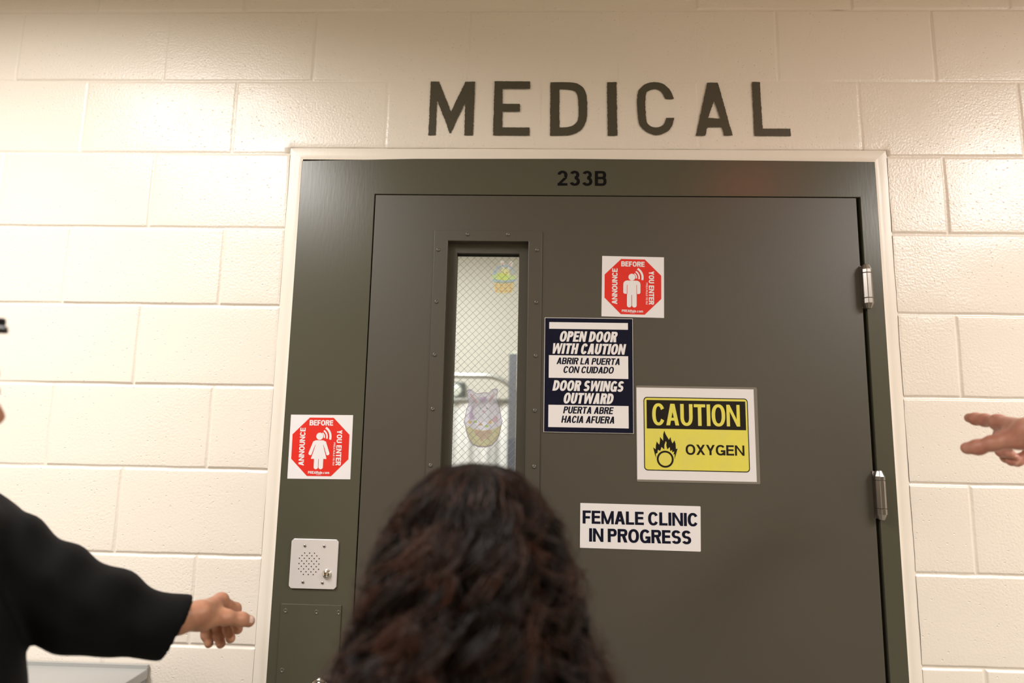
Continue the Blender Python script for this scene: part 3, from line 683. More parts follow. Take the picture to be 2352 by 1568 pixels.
cling('rabbit_sticker', (1.288, .0345, 1.560), 'large pastel rabbit in a yellow basket sticker low on the wired glass', [
 ('outline', 'lavd', [bun]), ('body', 'lav', [grow(bun, .965)]),
 ('basket', 'straw', [[(-45, -19.8), (-25.7, -28.1), (0.2, -32.3), (24.7, -29.5), (45, -17.5), (40.4, -41.9), (33.7, -54.7), (22.3, -67.8), (7.0, -72.1), (-11.7, -71.9), (-23.1, -67.0), (-34.0, -53.7), (-40.3, -37.7)]]),
 ('purple_cloth', 'purple', [[(-28.5, 29.0), (-21.5, 31.5), (-27.1, 19.6), (-26.7, 5.6), (-20.5, -4.8), (-29.9, -6.1), (-37.1, 0.8)], [(-11.3, 49.2), (7.5, 51.9), (3.2, 37.7), (-5.1, 36.4)]]),  # purple cloth areas of the sticker print
 ('head', 'rabbit', [[(-26.9, 12.6), (-20.1, 23.3), (-9.7, 31.7), (4.4, 34.3), (16.2, 33.3), (27.1, 24.1), (28.6, 8.9), (21.8, -4.0), (5.6, -12.4), (-12.1, -9.3), (-24.2, 1.0)], [(-42, 63), (-34, 66), (-22, 58), (-8, 34), (-20, 28)], [(32, 64), (26, 69), (20, 66), (6, 36), (20, 31)]]),
 ('ear_lining', 'pink', [[(-37.6, 58.2), (-31.7, 58.3), (-17.0, 39.8), (-15.6, 33.9), (-21.6, 35.0)]]), ('ear_lining', 'pink', [[(26.2, 61.7), (20.4, 56.8), (11.3, 42.6), (15.0, 38.0), (21.9, 45.1)]]), ('cheek_cloth', 'pink', [[(28.7, 4.3), (35.8, 2.1), (34.9, -9.6), (26.7, -13.2), (21.8, -5.2)]]), ('bow', 'bow', [[(-21.0, -29.2), (-3.3, -34.6), (17.7, -29.6), (23.8, -38.8), (11.0, -43.6), (18.4, -57.3), (6.5, -51.8), (-5.0, -60.1), (-8.8, -48.6), (-19.5, -43.0)]]), ('nose', 'pink', [circ(0.2, 14.3, 4, 3, 12)]),
 ('orange_spot', 'orange', [circ(-33.8, -12.6, 4.2, n=10), circ(17.3, -11.6, 4.5, n=10), circ(-7.2, -17.9, 5, 3, 10)]),
 ('green_spot', 'green', [circ(-20.3, -11.2, 5, 3.4, 10), circ(8.1, -21.7, 5, 3.6, 10)]),
 ('eye', 'eyeb', [circ(-8.2, 22.3, 1.3, 2, 8), circ(8.3, 22.6, 1.3, 2, 8)])])
cling('chick_sticker', (1.338, .0345, 1.920), 'small pastel chick with rabbit ears in a basket sticker, top corner of the wired glass', [
 ('basket', 'wicker', [[(-31.8, -13.4), (20.1, -12.8), (18.4, -36.6), (12.5, -41.8), (-2.7, -44.1), (-20.5, -43.2), (-28.4, -38.6), (-30.0, -29.9)]]),
 ('weave', 'tan', [[(-28 + 12 * i, -20 - 8 * j), (-22 + 12 * i, -20 - 8 * j), (-22 + 12 * i, -24 - 8 * j), (-28 + 12 * i, -24 - 8 * j)] for i in range(4) for j in range(3)]),
 ('handle', 'blue', [[(-33.0, 6.5), (-31.1, 17.5), (-25.5, 24.2), (-15.6, 29.4), (0.1, 31.8), (13.1, 25.3), (18.9, 19.5), (22.0, 4.2), (17.6, 10.0), (13.9, 18.0), (8.8, 23.1), (-1.3, 27.4), (-14.1, 25.8), (-22.6, 19.1), (-26.6, 7.3), (-30.0, 2.2)]]),
 ('grass', 'lime', [[(-38.7, 6.4), (-32.9, 2.9), (-18.1, 11.1), (7.7, 4.0), (17.7, 4.1), (25.6, 1.3), (24.3, -6.7), (3.7, -9.9), (-17.6, -10.1), (-33.4, -7.4), (-37.8, -2.3)]]),
 ('rim', 'blue', [[(-35.5, -8.1), (-32.0, -5.9), (-6.9, -10.7), (17.9, -6.8), (24.0, -6.0), (23.7, -11.1), (18.1, -15.5), (-3.2, -18.3), (-28.2, -16.4), (-34.7, -13.2)]]),
 ('ear', 'rabbit', [grow([(-15.8, 38.2), (-11.6, 41.2), (-7.2, 38.3), (-5.6, 28.8), (-7.6, 21.4), (-12.7, 28.7)], 1.25), grow([(15.7, 36.4), (12.1, 40.0), (7.8, 37.0), (4.4, 29.6), (5.3, 20.8), (12.3, 26.8)], 1.25)]),
 ('body', 'chick', [[(-25.1, 5.1), (-15.2, 9.6), (-12.5, 18.4), (-5.5, 22.2), (3.2, 20.1), (9.0, 12.8), (7.7, 4.0), (3.5, -0.4), (8.0, -7.6), (-10.5, -10.0), (-21.3, -5.1)]]),
 ('ear_lining', 'pink', [grow([(-15.8, 38.2), (-11.6, 41.2), (-7.2, 38.3), (-5.6, 28.8), (-7.6, 21.4), (-12.7, 28.7)], .7), grow([(15.7, 36.4), (12.1, 40.0), (7.8, 37.0), (4.4, 29.6), (5.3, 20.8), (12.3, 26.8)], .7)]),
 ('beak', 'orange', [circ(-3.7, 7.2, 3.4, 2.4, 10)]), ('eye', 'eyeb', [circ(-8.8, 11.3, 1.2, 1.5, 8), circ(0.8, 10.9, 1.2, 1.5, 8)])])

# ---------------------------------------------------------------- room seen through the glass
Y_ = 1.80
o = empty('privacy_screen', (1.0, Y_, 0), 'metal tube frame with rounded corner holding white cloth behind the wired glass', 'screen')
rz = 1.806; xr = 1.345 - 1.0
corner = [(xr - .185 * (1 - math.sin(R(a))), 0, rz - .165 * (1 - math.cos(R(a)))) for a in range(0, 91, 10)]
MB().tube([(-.62, 0, rz)] + corner + [(xr, 0, .05)], .0150, 12).tube([(-.62, 0, rz), (-.62, 0, .05)], .015, 12).build('tube_frame', M['rail'], o, True)
MB().tube([(-.62, 0, 1.672), (xr, 0, 1.672)], .0135, 10).build('cross_bar', M['rail'], o, True)
b = MB(); n_ = 90
for i in range(n_ + 1):
    x = -.60 + (xr + .57) * i / n_
    yy = .016 * math.sin(i * .55) + .007 * math.sin(i * 1.37 + 1)
    b.v += [(x, yy * .35, 1.665), (x, yy, .25)]
for i in range(n_): b.f.append((2 * i, 2 * i + 2, 2 * i + 3, 2 * i + 1)); b.fm.append(0)
b.build('cloth_panel', M['screencloth'], o, True)
for x in (-.62, xr):
    MB().tube([(x, -.09, .015), (x, .09, .015)], .014, 8).build('foot', M['rail'], o, True)
o = empty('door_post', (1.3130, 1.62, 0), 'blue-grey upright post at the right of the view through the glass', 'post')
MB().box(-.0205, .0205, -.02, .02, 0, 1.905).build('upright', M['post'], o); MB().box(-.0205, .0205, -.021, .021, 1.905, 1.915).build('post_cap', M['dispw'], o)
MB().box(-.05, .05, -.05, .05, 0, .012).build('base_plate', M['post'], o)
o = empty('wall_dispenser', (.878, 2.70, 1.765), 'dark wall dispenser with a pale round front behind the glass, left edge', 'dispenser')
bx = MB().box(-.055, .082, -.10, 0, -.055, .062).build('dispenser_body', M['disp'], o); bevel(bx, .01, 2)
MB().lathe((.018, .005), [(.045, -.098), (.045, -.106), (.036, -.112)], 20).build('dispenser_front', M['dispw'], o, True)

# ---------------------------------------------------------------- ledge at lower left
o = empty('wall_cabinet', (.10, 0, 0), 'pale grey flat-topped cabinet against the block wall under the reaching arm', 'cabinet')
cb = MB().box(-.60, .4195, -.36, -.004, 0, .940).build('cabinet_body', M['greyside'], o); bevel(cb, .002, 2)
tp = MB().box(-.61, .4215, -.37, -.004, .9405, .9640).build('cabinet_top', M['grey'], o); bevel(tp, .003, 2)
MB().box(-.61, .4215, -.010, -.003, .9640, .9720).build('back_lip', M['grey'], o)

#PEOPLE
# ---------------------------------------------------------------- people: bodies as one blended surface each
def smin(a, b, k):
    if k <= 0: return np.minimum(a, b)
    h = np.maximum(k - np.abs(a - b), 0) / k
    return np.minimum(a, b) - h * h * k * .25
def smax(a, b, k): return -smin(-a, -b, k)
V3 = lambda *a: np.array(a, float)
class Cap:      # tapered capsule
    def __init__(s, a, b, ra, rb): s.a, s.b, s.ra, s.rb = V3(*a), V3(*b), ra, rb
    def box(s, m):
        r = max(s.ra, s.rb) + m; return np.minimum(s.a, s.b) - r, np.maximum(s.a, s.b) + r
    def __call__(s, X, Y, Z):
        d = s.b - s.a; q = d @ d + 1e-12
        t = np.clip(((X - s.a[0]) * d[0] + (Y - s.a[1]) * d[1] + (Z - s.a[2]) * d[2]) / q, 0, 1)
        return np.sqrt((X - s.a[0] - t * d[0]) ** 2 + (Y - s.a[1] - t * d[1]) ** 2 + (Z - s.a[2] - t * d[2]) ** 2) - (s.ra + t * (s.rb - s.ra))
class Ell:      # ellipsoid with axes (rows of B) and radii
    def __init__(s, c, r, B=None): s.c, s.r, s.B = V3(*c), V3(*r), np.eye(3) if B is None else np.array(B)
    def box(s, m): r = max(s.r) + m; return s.c - r, s.c + r
    def __call__(s, X, Y, Z):
        x, y, z = X - s.c[0], Y - s.c[1], Z - s.c[2]; B = s.B
        u = (x * B[0, 0] + y * B[0, 1] + z * B[0, 2]); v = (x * B[1, 0] + y * B[1, 1] + z * B[1, 2]); w = (x * B[2, 0] + y * B[2, 1] + z * B[2, 2])
        k0 = np.sqrt((u / s.r[0]) ** 2 + (v / s.r[1]) ** 2 + (w / s.r[2]) ** 2); k1 = np.sqrt((u / s.r[0] ** 2) ** 2 + (v / s.r[1] ** 2) ** 2 + (w / s.r[2] ** 2) ** 2)
        return k0 * (k0 - 1) / np.maximum(k1, 1e-9)
class Fn:
    def __init__(s, f, lo, hi): s.f, s.lo, s.hi = f, V3(*lo), V3(*hi)
    def box(s, m): return s.lo - m, s.hi + m
    def __call__(s, X, Y, Z): return s.f(X, Y, Z)
def gaxis(lo, hi, step, fine=()):
    out = [lo]
    while out[-1] < hi:
        x = out[-1]; st = step
        for a, b, f in fine:
            if a <= x < b: st = min(st, f)
            elif x < a and x + st > a: st = max(min(st, a - x + 1e-6), f)
        out.append(x + st)
    return np.array(out)
class Field:
    def __init__(s, xs, ys, zs): s.ax = (xs, ys, zs); s.D = np.full((len(xs), len(ys), len(zs)), 1.0, np.float32)
    def _sub(s, p, m):
        lo, hi = p.box(m); sl = []
        for a, l, h in zip(s.ax, lo, hi):
            i, j = np.searchsorted(a, l), np.searchsorted(a, h); sl.append(slice(max(i - 1, 0), min(j + 1, len(a))))
        X, Y, Z = (a[q] for a, q in zip(s.ax, sl)); return tuple(sl), X[:, None, None], Y[None, :, None], Z[None, None, :]
    def add(s, p, k=.01):
        sl, X, Y, Z = s._sub(p, .03 + k)
        if min(X.shape[0], Y.shape[1], Z.shape[2]) < 2: return s
        s.D[sl] = smin(s.D[sl], p(X, Y, Z), k); return s
    def cut(s, p, k=.005):
        sl, X, Y, Z = s._sub(p, .02)
        s.D[sl] = smax(s.D[sl], -p(X, Y, Z), k); return s
    def mod(s, f, lo, hi):
        sl, X, Y, Z = s._sub(Fn(None, lo, hi), 0); s.D[sl] = f(s.D[sl], X, Y, Z); return s
    def mesh(s):
        D = s.D; nx, ny, nz = D.shape; I = D < 0
        cnt = np.zeros((nx - 1, ny - 1, nz - 1), np.int8)
        for i in (0, 1):
            for j in (0, 1):
                for k in (0, 1): cnt += I[i:nx - 1 + i, j:ny - 1 + j, k:nz - 1 + k]
        ci = np.argwhere((cnt > 0) & (cnt < 8)); ids = np.full(cnt.shape, -1, np.int32); ids[ci[:, 0], ci[:, 1], ci[:, 2]] = np.arange(len(ci))
        acc = np.zeros((len(ci), 3)); num = np.zeros(len(ci))
        for axis in range(3):
            o1, o2 = [q for q in range(3) if q != axis]
            for u in (0, 1):
                for v in (0, 1):
                    a = ci.copy(); a[:, o1] += u; a[:, o2] += v; b = a.copy(); b[:, axis] += 1
                    da, db = D[a[:, 0], a[:, 1], a[:, 2]].astype(float), D[b[:, 0], b[:, 1], b[:, 2]].astype(float)
                    m = (da < 0) != (db < 0); t = np.where(m, da / np.where(m, da - db, 1), 0)
                    p = np.stack([s.ax[q][a[:, q]] for q in range(3)], 1)
                    p[:, axis] += t * (s.ax[axis][b[:, axis]] - s.ax[axis][a[:, axis]])
                    acc += p * m[:, None]; num += m
        V = acc / np.maximum(num, 1)[:, None]; Q = []
        for axis in range(3):
            o1, o2 = [(1, 2), (2, 0), (0, 1)][axis]
            n = [nx, ny, nz]; sl_a = [slice(None)] * 3; sl_b = [slice(None)] * 3; sl_a[axis] = slice(0, n[axis] - 1); sl_b[axis] = slice(1, n[axis])
            e = np.argwhere(I[tuple(sl_a)] != I[tuple(sl_b)])
            e = e[(e[:, o1] > 0) & (e[:, o2] > 0) & (e[:, o1] < n[o1] - 1) & (e[:, o2] < n[o2] - 1)]
            q = []
            for u, v in ((-1, -1), (0, -1), (0, 0), (-1, 0)):
                c = e.copy(); c[:, o1] += u; c[:, o2] += v; q.append(ids[c[:, 0], c[:, 1], c[:, 2]])
            q = np.stack(q, 1); ins = I[e[:, 0], e[:, 1], e[:, 2]]; q[~ins] = q[~ins][:, ::-1]; Q.append(q)
        return V, np.concatenate(Q)

def hand_fn(J, sc=1.0, over=None):
    """one hand from its joint points: palm, four unequal bent fingers and a thumb that leaves the side of the palm"""
    r = dict(i=(.0104, .0102, .0100, .0093), m=(.0103, .0099, .0095, .0089), r=(.0100, .0097, .0093, .0087), l=(.0094, .0088, .0085, .0080), t=(.0150, .0120, .0113, .0106))
    r.update(over or {})
    P = {k: V3(*v) for k, v in J.items()}
    w = P['wrist']; palm = []
    side = P['i0'] - P['l0']; side /= np.linalg.norm(side); fwd = (P['m0'] - w); fwd /= np.linalg.norm(fwd); nrm = np.cross(fwd, side)
    for k, o, ra, rb in (('i0', .013, .0165, .0125), ('m0', .004, .0165, .0130), ('r0', -.006, .0160, .0125), ('l0', -.014, .0150, .0115)):
        palm.append(Cap(w + side * o * sc, P[k], ra * sc, rb * sc))
    palm.append(Cap(w + side * .010 * sc, P['t0'], .0165 * sc, .0160 * sc)); palm.append(Cap(P['t0'], (P['t1'] + P['i0'] * .5 + P['t0'] * .5) / 2, .0160 * sc, .0110 * sc))
    w0 = P['wrist0']; palm.append(Cap(w0 + side * .009 * sc, w + side * .010 * sc, .0225 * sc, .0185 * sc)); palm.append(Cap(w0 - side * .009 * sc, w - side * .010 * sc, .0225 * sc, .0180 * sc))
    chains = []
    for f in 'imrlt':
        q = [P[f + str(n)] for n in range(4)]; rr = [x * sc for x in r[f]]
        c = [Cap(q[n], q[n + 1], rr[n], rr[n + 1]) for n in range(3)]
        c += [Ell(q[n], V3(1, 1, 1) * rr[n] * 1.03) for n in (1, 2)]     # knuckle swellings
        if f != 't': c.append(Ell(q[0] - nrm * 0, V3(1, 1, 1) * rr[0] * 1.22))
        chains.append(c)
    allp = palm + [x for c in chains for x in c]
    lo = np.min([p.box(0)[0] for p in allp], 0); hi = np.max([p.box(0)[1] for p in allp], 0)
    def f(X, Y, Z):
        d = None
        for p in palm: v = p(X, Y, Z); d = v if d is None else smin(d, v, .011 * sc)
        out = d
        for c in chains:
            q = None
            for p in c: v = p(X, Y, Z); q = v if q is None else smin(q, v, .006 * sc)
            out = np.minimum(out, smin(d, q, .008 * sc))
        return out
    return Fn(f, lo, hi)
def rest_hand(w, fwd, side, down, sc=1.0):
    """relaxed hanging hand: joints from wrist, finger direction, thumb side and palm direction"""
    w, f, s_, d = V3(*w), V3(*fwd), V3(*side), V3(*down); J = {'wrist': w, 'wrist0': w - f * .04}
    for k, o, l0, ls in (('i', .027, .088, (.044, .026, .020)), ('m', .008, .092, (.048, .029, .021)), ('r', -.011, .087, (.045, .027, .020)), ('l', -.028, .078, (.035, .021, .018))):
        p = w + f * l0 * sc + s_ * o * sc; J[k + '0'] = p; a = .25
        for n in range(3):
            p = p + (f * math.cos(a) + d * math.sin(a)) * ls[n] * sc; J[k + str(n + 1)] = p; a += .38
    J['t0'] = w + f * .022 * sc + s_ * .026 * sc + d * .012; J['t1'] = J['t0'] + (f * .75 + s_ * .5 + d * .3) * .042 * sc
    J['t2'] = J['t1'] + (f * .9 + s_ * .2 + d * .3) * .030 * sc; J['t3'] = J['t2'] + (f * .95 + d * .25) * .022 * sc
    return J
def add_head(F, c, f, r, u, s=1.0):
    """head with brow, nose, lips, chin, ears; c = centre of the head"""
    c, f, r, u = V3(*c), V3(*f), V3(*r), V3(*u); B = np.array([f, r, u]); P = lambda a, b, h: c + (f * a + r * b + u * h) * s
    E = lambda p, q: Ell(P(*p), np.array(q) * s, B); K = lambda p, q, a, b: Cap(P(*p), P(*q), a * s, b * s)
    F.add(E((-.012, 0, .030), (.096, .075, .088)), .01); F.add(E((.030, 0, -.035), (.066, .058, .080)), .03)
    F.add(K((.050, -.030, -.088), (.050, .030, -.088), .024, .024), .03); F.add(E((.078, 0, -.100), (.018, .022, .018)), .02)
    F.add(K((.070, -.032, .030), (.070, .032, .030), .020, .020), .02)                      # brow
    for q in (-1, 1):
        F.add(E((.058, q * .040, -.030), (.026, .024, .026)), .025); F.cut(E((.098, q * .031, .006), (.016, .017, .012)), .014)
        F.add(E((.083, q * .031, .006), (.0125, .0135, .0115)), .003)
        F.add(E((-.005, q * .076, -.008), (.020, .009, .032)), .008); F.cut(E((.0, q * .087, -.006), (.011, .006, .018)), .004)
    F.add(K((.088, 0, .014), (.112, 0, -.030), .009, .0125), .012)
    for q in (-1, 1): F.add(E((.101, q * .012, -.036), (.010, .008, .0075)), .006)
    F.add(E((.089, 0, -.061), (.012, .022, .0060)), .006); F.add(E((.087, 0, -.073), (.012, .019, .0065)), .006); F.cut(E((.104, 0, -.067), (.010, .024, .0014)), .003)
    F.add(K((-.022, 0, -.05), (-.035, 0, -.165), .052, .056), .03)
def person(name, label, pos, yaw, H, head, arms, mats, fine=(), fem=False):
    """pos ground point, yaw facing (deg from +X), head centre; arms: {-1 left: (shoulder, elbow, wrist, hand joints), 1: ...}"""
    f = V3(math.cos(R(yaw)), math.sin(R(yaw)), 0); r = V3(f[1], -f[0], 0); u = V3(0, 0, 1); g = V3(pos[0], pos[1], 0); k = H / 1.72
    o = empty(name, (pos[0], pos[1], 0), label, 'person')
    def P(a, b, h): return g + f * a * k + r * b * k + u * h * k
    pts = [g - .28, g + .28] + [V3(*p) for a in arms.values() for p in a[:3]] + [V3(*head)] + [V3(*q) for a in arms.values() for q in a[3].values()]
    lo, hi = np.min(pts, 0) - .13, np.max(pts, 0) + .13; lo[2] = .03; hi[2] = head[2] + .16 * k
    A = [gaxis(lo[q], hi[q], .013, [(b[q], e[q], s_) for b, e, s_ in fine]) for q in range(3)]
    F = Field(*A)
    hc = V3(*head); hy = R(yaw + mats.get('headyaw', 0)); hf = V3(math.cos(hy), math.sin(hy), 0); hrt = V3(hf[1], -hf[0], 0)
    add_head(F, hc, hf, hrt, u, k)
    sw = .17 if fem else .19
    F.add(Cap(hc - f * .03 * k - u * .12 * k, P(-.01, 0, 1.36), .052 * k, .06 * k), .03)
    F.add(Cap(P(-.015, -sw + .06, 1.365), P(-.015, sw - .06, 1.365), .062 * k, .062 * k), .05)
    F.add(Ell(P(0, 0, 1.22), V3(.105, .150, .17) * k, np.array([f, r, u])), .05); F.add(Ell(P(.005, 0, 1.03), V3(.095, .130, .16) * k, np.array([f, r, u])), .06)
    F.add(Ell(P(-.005, 0, .90), V3(.11, .155, .12) * k, np.array([f, r, u])), .06)
    for q in (-1, 1):
        hip, kn, an = P(0, q * .085, .88), P(.015, q * .09, .48), P(-.01, q * .095, .085)
        F.add(Cap(hip, kn, .082 * k, .054 * k), .03); F.add(Cap(kn, an, .053 * k, .035 * k), .02); F.add(Cap(P(-.03, q * .095, .06), P(.12, q * .10, .055), .028 * k, .024 * k), .02)
    for sd, (sh, el, wr, hj) in arms.items():
        F.add(Cap(sh, el, .050 * k, .040 * k), .03); F.add(Cap(el, wr, .040 * k, .026 * k), .01); F.add(hand_fn(hj, k if fem else 1.0, mats.get('finger', {}).get(sd)), .006)
    V, Q = F.mesh(); body = npobj('body', V - g, Q, mats['skin'], o)
    # clothing
    lo2, hi2 = lo.copy(), hi.copy(); hi2[2] = P(0, 0, 1.50)[2]; lo2[2] = P(0, 0, .70)[2]
    for a in arms.values(): lo2[2] = min(lo2[2], a[2][2] - .1); hi2[2] = max(hi2[2], a[2][2] + .1, a[1][2] + .12)
    cf = [(b[q], e[q], max(.005, s_ * 2.2)) for q in (0,) for b, e, s_ in ()]
    CF = mats.get('clothfine', ())
    A = [gaxis(lo2[q], hi2[q], .014, [(b[q], e[q], s_) for b, e, s_ in CF]) for q in range(3)]
    T = Field(*A)
    T.add(Cap(P(-.015, -sw + .05, 1.375), P(-.015, sw - .05, 1.375), .078 * k, .078 * k), .05)
    T.add(Ell(P(.005, 0, 1.22), V3(.135, .185, .20) * k, np.array([f, r, u])), .06); T.add(Ell(P(.01, 0, 1.02), V3(.128, .172, .22) * k, np.array([f, r, u])), .06)
    T.add(Ell(P(0, 0, .88), V3(.142, .188, .16) * k, np.array([f, r, u])), .06)
    for e in mats.get('extra', ()): T.add(e, .04)
    def below(D, X, Y, Z): return smax(D, P(0, 0, .74)[2] - Z + 0 * X, .01)
    for sd, (sh, el, wr, hj) in arms.items():
        rs = mats.get('sleeve', {}).get(sd, (.085, .070, .058)); shv, elv, wrv = V3(*sh), V3(*el), V3(*mats.get('slvwrist', {}).get(sd, wr))
        cn = V3(*mats.get('cuffn', {}).get(sd, (wrv - elv))); cn = cn / np.linalg.norm(cn)
        cp = V3(*mats.get('cuff', {}).get(sd, wrv - (wrv - elv) / np.linalg.norm(wrv - elv) * .02))
        far = wrv + (wrv - elv) / np.linalg.norm(wrv - elv) * .06
        c1, c2 = Cap(shv, elv, rs[0] * k, rs[1] * k), Cap(elv, far, rs[1] * k, rs[2] * k); ax = (elv - shv) / np.linalg.norm(elv - shv); ax2 = (far - elv) / np.linalg.norm(far - elv)
        hole = Cap(elv, far, rs[2] * k * .86, rs[2] * k * .86)
        def slv(X, Y, Z, shv=shv, elv=elv, ax=ax, ax2=ax2, c1=c1, c2=c2, cn=cn, cp=cp, hole=hole, k=k):
            d = smin(c1(X, Y, Z), c2(X, Y, Z), .05)
            t = (X - elv[0]) * ax2[0] + (Y - elv[1]) * ax2[1] + (Z - elv[2]) * ax2[2]; t1 = (X - shv[0]) * ax[0] + (Y - shv[1]) * ax[1] + (Z - shv[2]) * ax[2]
            side = (X - elv[0]) * .8 + (Z - elv[2]) * .6 + (Y - elv[1]) * .35
            up = np.clip(((Z - elv[2]) + .35 * (X - elv[0])) / .10 + .25, 0, 1)
            w = np.sin((t1 * 62 + side * 26) + 1.3 * np.sin(side * 31)) * .55 + .45 * np.sin(t * 84 - side * 40 + 1.0)
            d = d - .0055 * w * (.25 + .75 * up) - .0022 * np.sin(X * 55 + Z * 70) * np.sin(Y * 60 + Z * 31)
            pl = (X - cp[0]) * cn[0] + (Y - cp[1]) * cn[1] + (Z - cp[2]) * cn[2]
            d = smax(d, pl, .006)
            return smax(d, np.minimum(1, -np.maximum(hole(X, Y, Z), -(pl + .03))), .003)
        bl, bh = np.minimum(c1.box(.02)[0], c2.box(.02)[0]), np.maximum(c1.box(.02)[1], c2.box(.02)[1])
        T.add(Fn(slv, bl, bh), .025)
    T.mod(below, lo2, V3(hi2[0], hi2[1], P(0, 0, .80)[2]))
    T.cut(Cap(hc - u * .10 * k, P(-.01, 0, 1.43), .066 * k, .066 * k), .01)
    V, Q = T.mesh(); npobj(mats['topname'], V - g, Q, mats['top'], o)
    A = [gaxis(a, b, .016) for a, b in zip((g - f * 0 - .27), (g + .27))][:2] + [gaxis(.06, P(0, 0, 1.02)[2], .016)]
    L = Field(*A)
    L.add(Ell(P(-.005, 0, .90), V3(.118, .162, .11) * k, np.array([f, r, u])), .05)
    for q in (-1, 1): L.add(Cap(P(0, q * .085, .86), P(.012, q * .09, .48), .092 * k, .072 * k), .02); L.add(Cap(P(.012, q * .09, .48), P(-.01, q * .095, .10), .072 * k, .062 * k), .02)
    V, Q = L.mesh(); npobj('trousers', V - g, Q, mats['legs'], o)
    for q in (-1, 1):
        c = P(.05, q * .097, 0)
        A = [gaxis(c[i] - .19, c[i] + .19, .011) for i in range(2)] + [gaxis(-.01, .13, .008)]
        S = Field(*A); S.add(Cap(P(-.05, q * .095, .045), P(.13, q * .10, .030), .040 * k, .036 * k), .02); S.add(Cap(P(-.04, q * .095, .045), P(-.02, q * .095, .09), .042 * k, .044 * k), .03)
        S.mod(lambda D, X, Y, Z: smax(D, .002 - Z + 0 * X, .004), V3(-9, -9, -1), V3(9, 9, .03))
        V, Q = S.mesh(); npobj('shoe', V - g, Q, M['shoe'], o)
    eb = MB()
    for q in (-1, 1):
        e = hc + (hf * .0868 + hrt * q * .031 + u * .006) * k; EF = Field(*[gaxis(e[i] - .014, e[i] + .014, .003) for i in range(3)]); EF.add(Ell(e, V3(1, 1, 1) * .0100 * k), 0)
        V, Q = EF.mesh(); npobj('eye', V - g, Q, M['eye'], o)
    return o, f, r, u, g, k
def nail(o, g, p, d, n, L, W):
    """fingernail: a thin curved plate on the back of a finger tip"""
    p, d, n = V3(*p), V3(*d), V3(*n); d /= np.linalg.norm(d); n -= d * (n @ d); n /= np.linalg.norm(n); s = np.cross(d, n)
    vs, fs = [], []
    for i in range(7):
        for j in range(7):
            a, b = (i / 6 - .5), (j / 6 - .5); w = W * (1 - .55 * max(0, abs(a) * 2 - .55))
            vs.append(p + d * a * L + s * b * w - n * (b * b * W * .75 + max(0, a) ** 2 * L * .6) - g)
    for i in range(6):
        for j in range(6): q = i * 7 + j; fs.append((q, q + 7, q + 8, q + 1))
    return obj('thumbnail', vs, fs, M['nail'], o, True)

# --- man at the left, reaching to the door
HL = dict(wrist=(0.8189, -0.3750, 1.1968), wrist0=(0.7830, -0.4150, 1.1990),
 i0=(0.8253, -0.3050, 1.2040), i1=(0.8375, -0.2700, 1.1792), i2=(0.8411, -0.2680, 1.1554), i3=(0.8485, -0.2750, 1.1438),
 m0=(0.8134, -0.2920, 1.1934), m1=(0.8145, -0.2550, 1.1606), m2=(0.8203, -0.2530, 1.1357), m3=(0.8291, -0.2600, 1.1216),
 r0=(0.8015, -0.2830, 1.1819), r1=(0.7893, -0.2480, 1.1480), r2=(0.7973, -0.2450, 1.1237), r3=(0.8059, -0.2500, 1.1079),
 l0=(0.7895, -0.2800, 1.1721), l1=(0.7713, -0.2550, 1.1438), l2=(0.7757, -0.2500, 1.1237), l3=(0.7839, -0.2530, 1.1083),
 t0=(0.8267, -0.3650, 1.1878), t1=(0.8541, -0.3350, 1.1833), t2=(0.8718, -0.3150, 1.1742), t3=(0.8813, -0.3020, 1.1672))
ARM_L = ((0.4493, -0.500, 1.360), (0.6700, -.455, 1.2280), (0.8000, -.395, 1.1960), HL)
ARM_R = ((0.50, -.90, 1.38), (0.46, -.97, 1.10), (0.50, -.96, .86), rest_hand((0.50, -.96, .86), (.25, 0, -.97), (.9, .25, .2), (-.3, .95, 0)))
mo, mf, mr, mu, mg, mk = person('person', 'person in a black suit stretching an arm toward the intercom from the left edge', (.52, -.70), 0, 1.70,
    (.5645, -.70, 1.569), {-1: ARM_L, 1: ARM_R}, dict(skin=M['skin_m'], top=M['suit'], legs=M['suit2'], topname='suit_jacket', headyaw=12, extra=[Ell((.566, -.635, 1.10), (.113, .16, .20))],
    slvwrist={-1: (.800, -.388, 1.176)}, sleeve={-1: (.086, .060, .050), 1: (.082, .068, .058)}, cuff={-1: (.7640, -.3450, 1.1740)}, cuffn={-1: (.75, .45, -.40)}, clothfine=[((.45, -.62, 1.05), (.86, -.28, 1.46), .006)]),
    fine=[((.755, -.435, 1.09), (.90, -.235, 1.235), .0018), ((.46, -.80, 1.44), (.72, -.60, 1.70), .006)])
tn = V3(.82, -.363, .438); nail(mo, mg, V3(.8800, -.3038, 1.1682) + tn * .0116, (.0095, .013, -.007), tn, .0130, .0125)
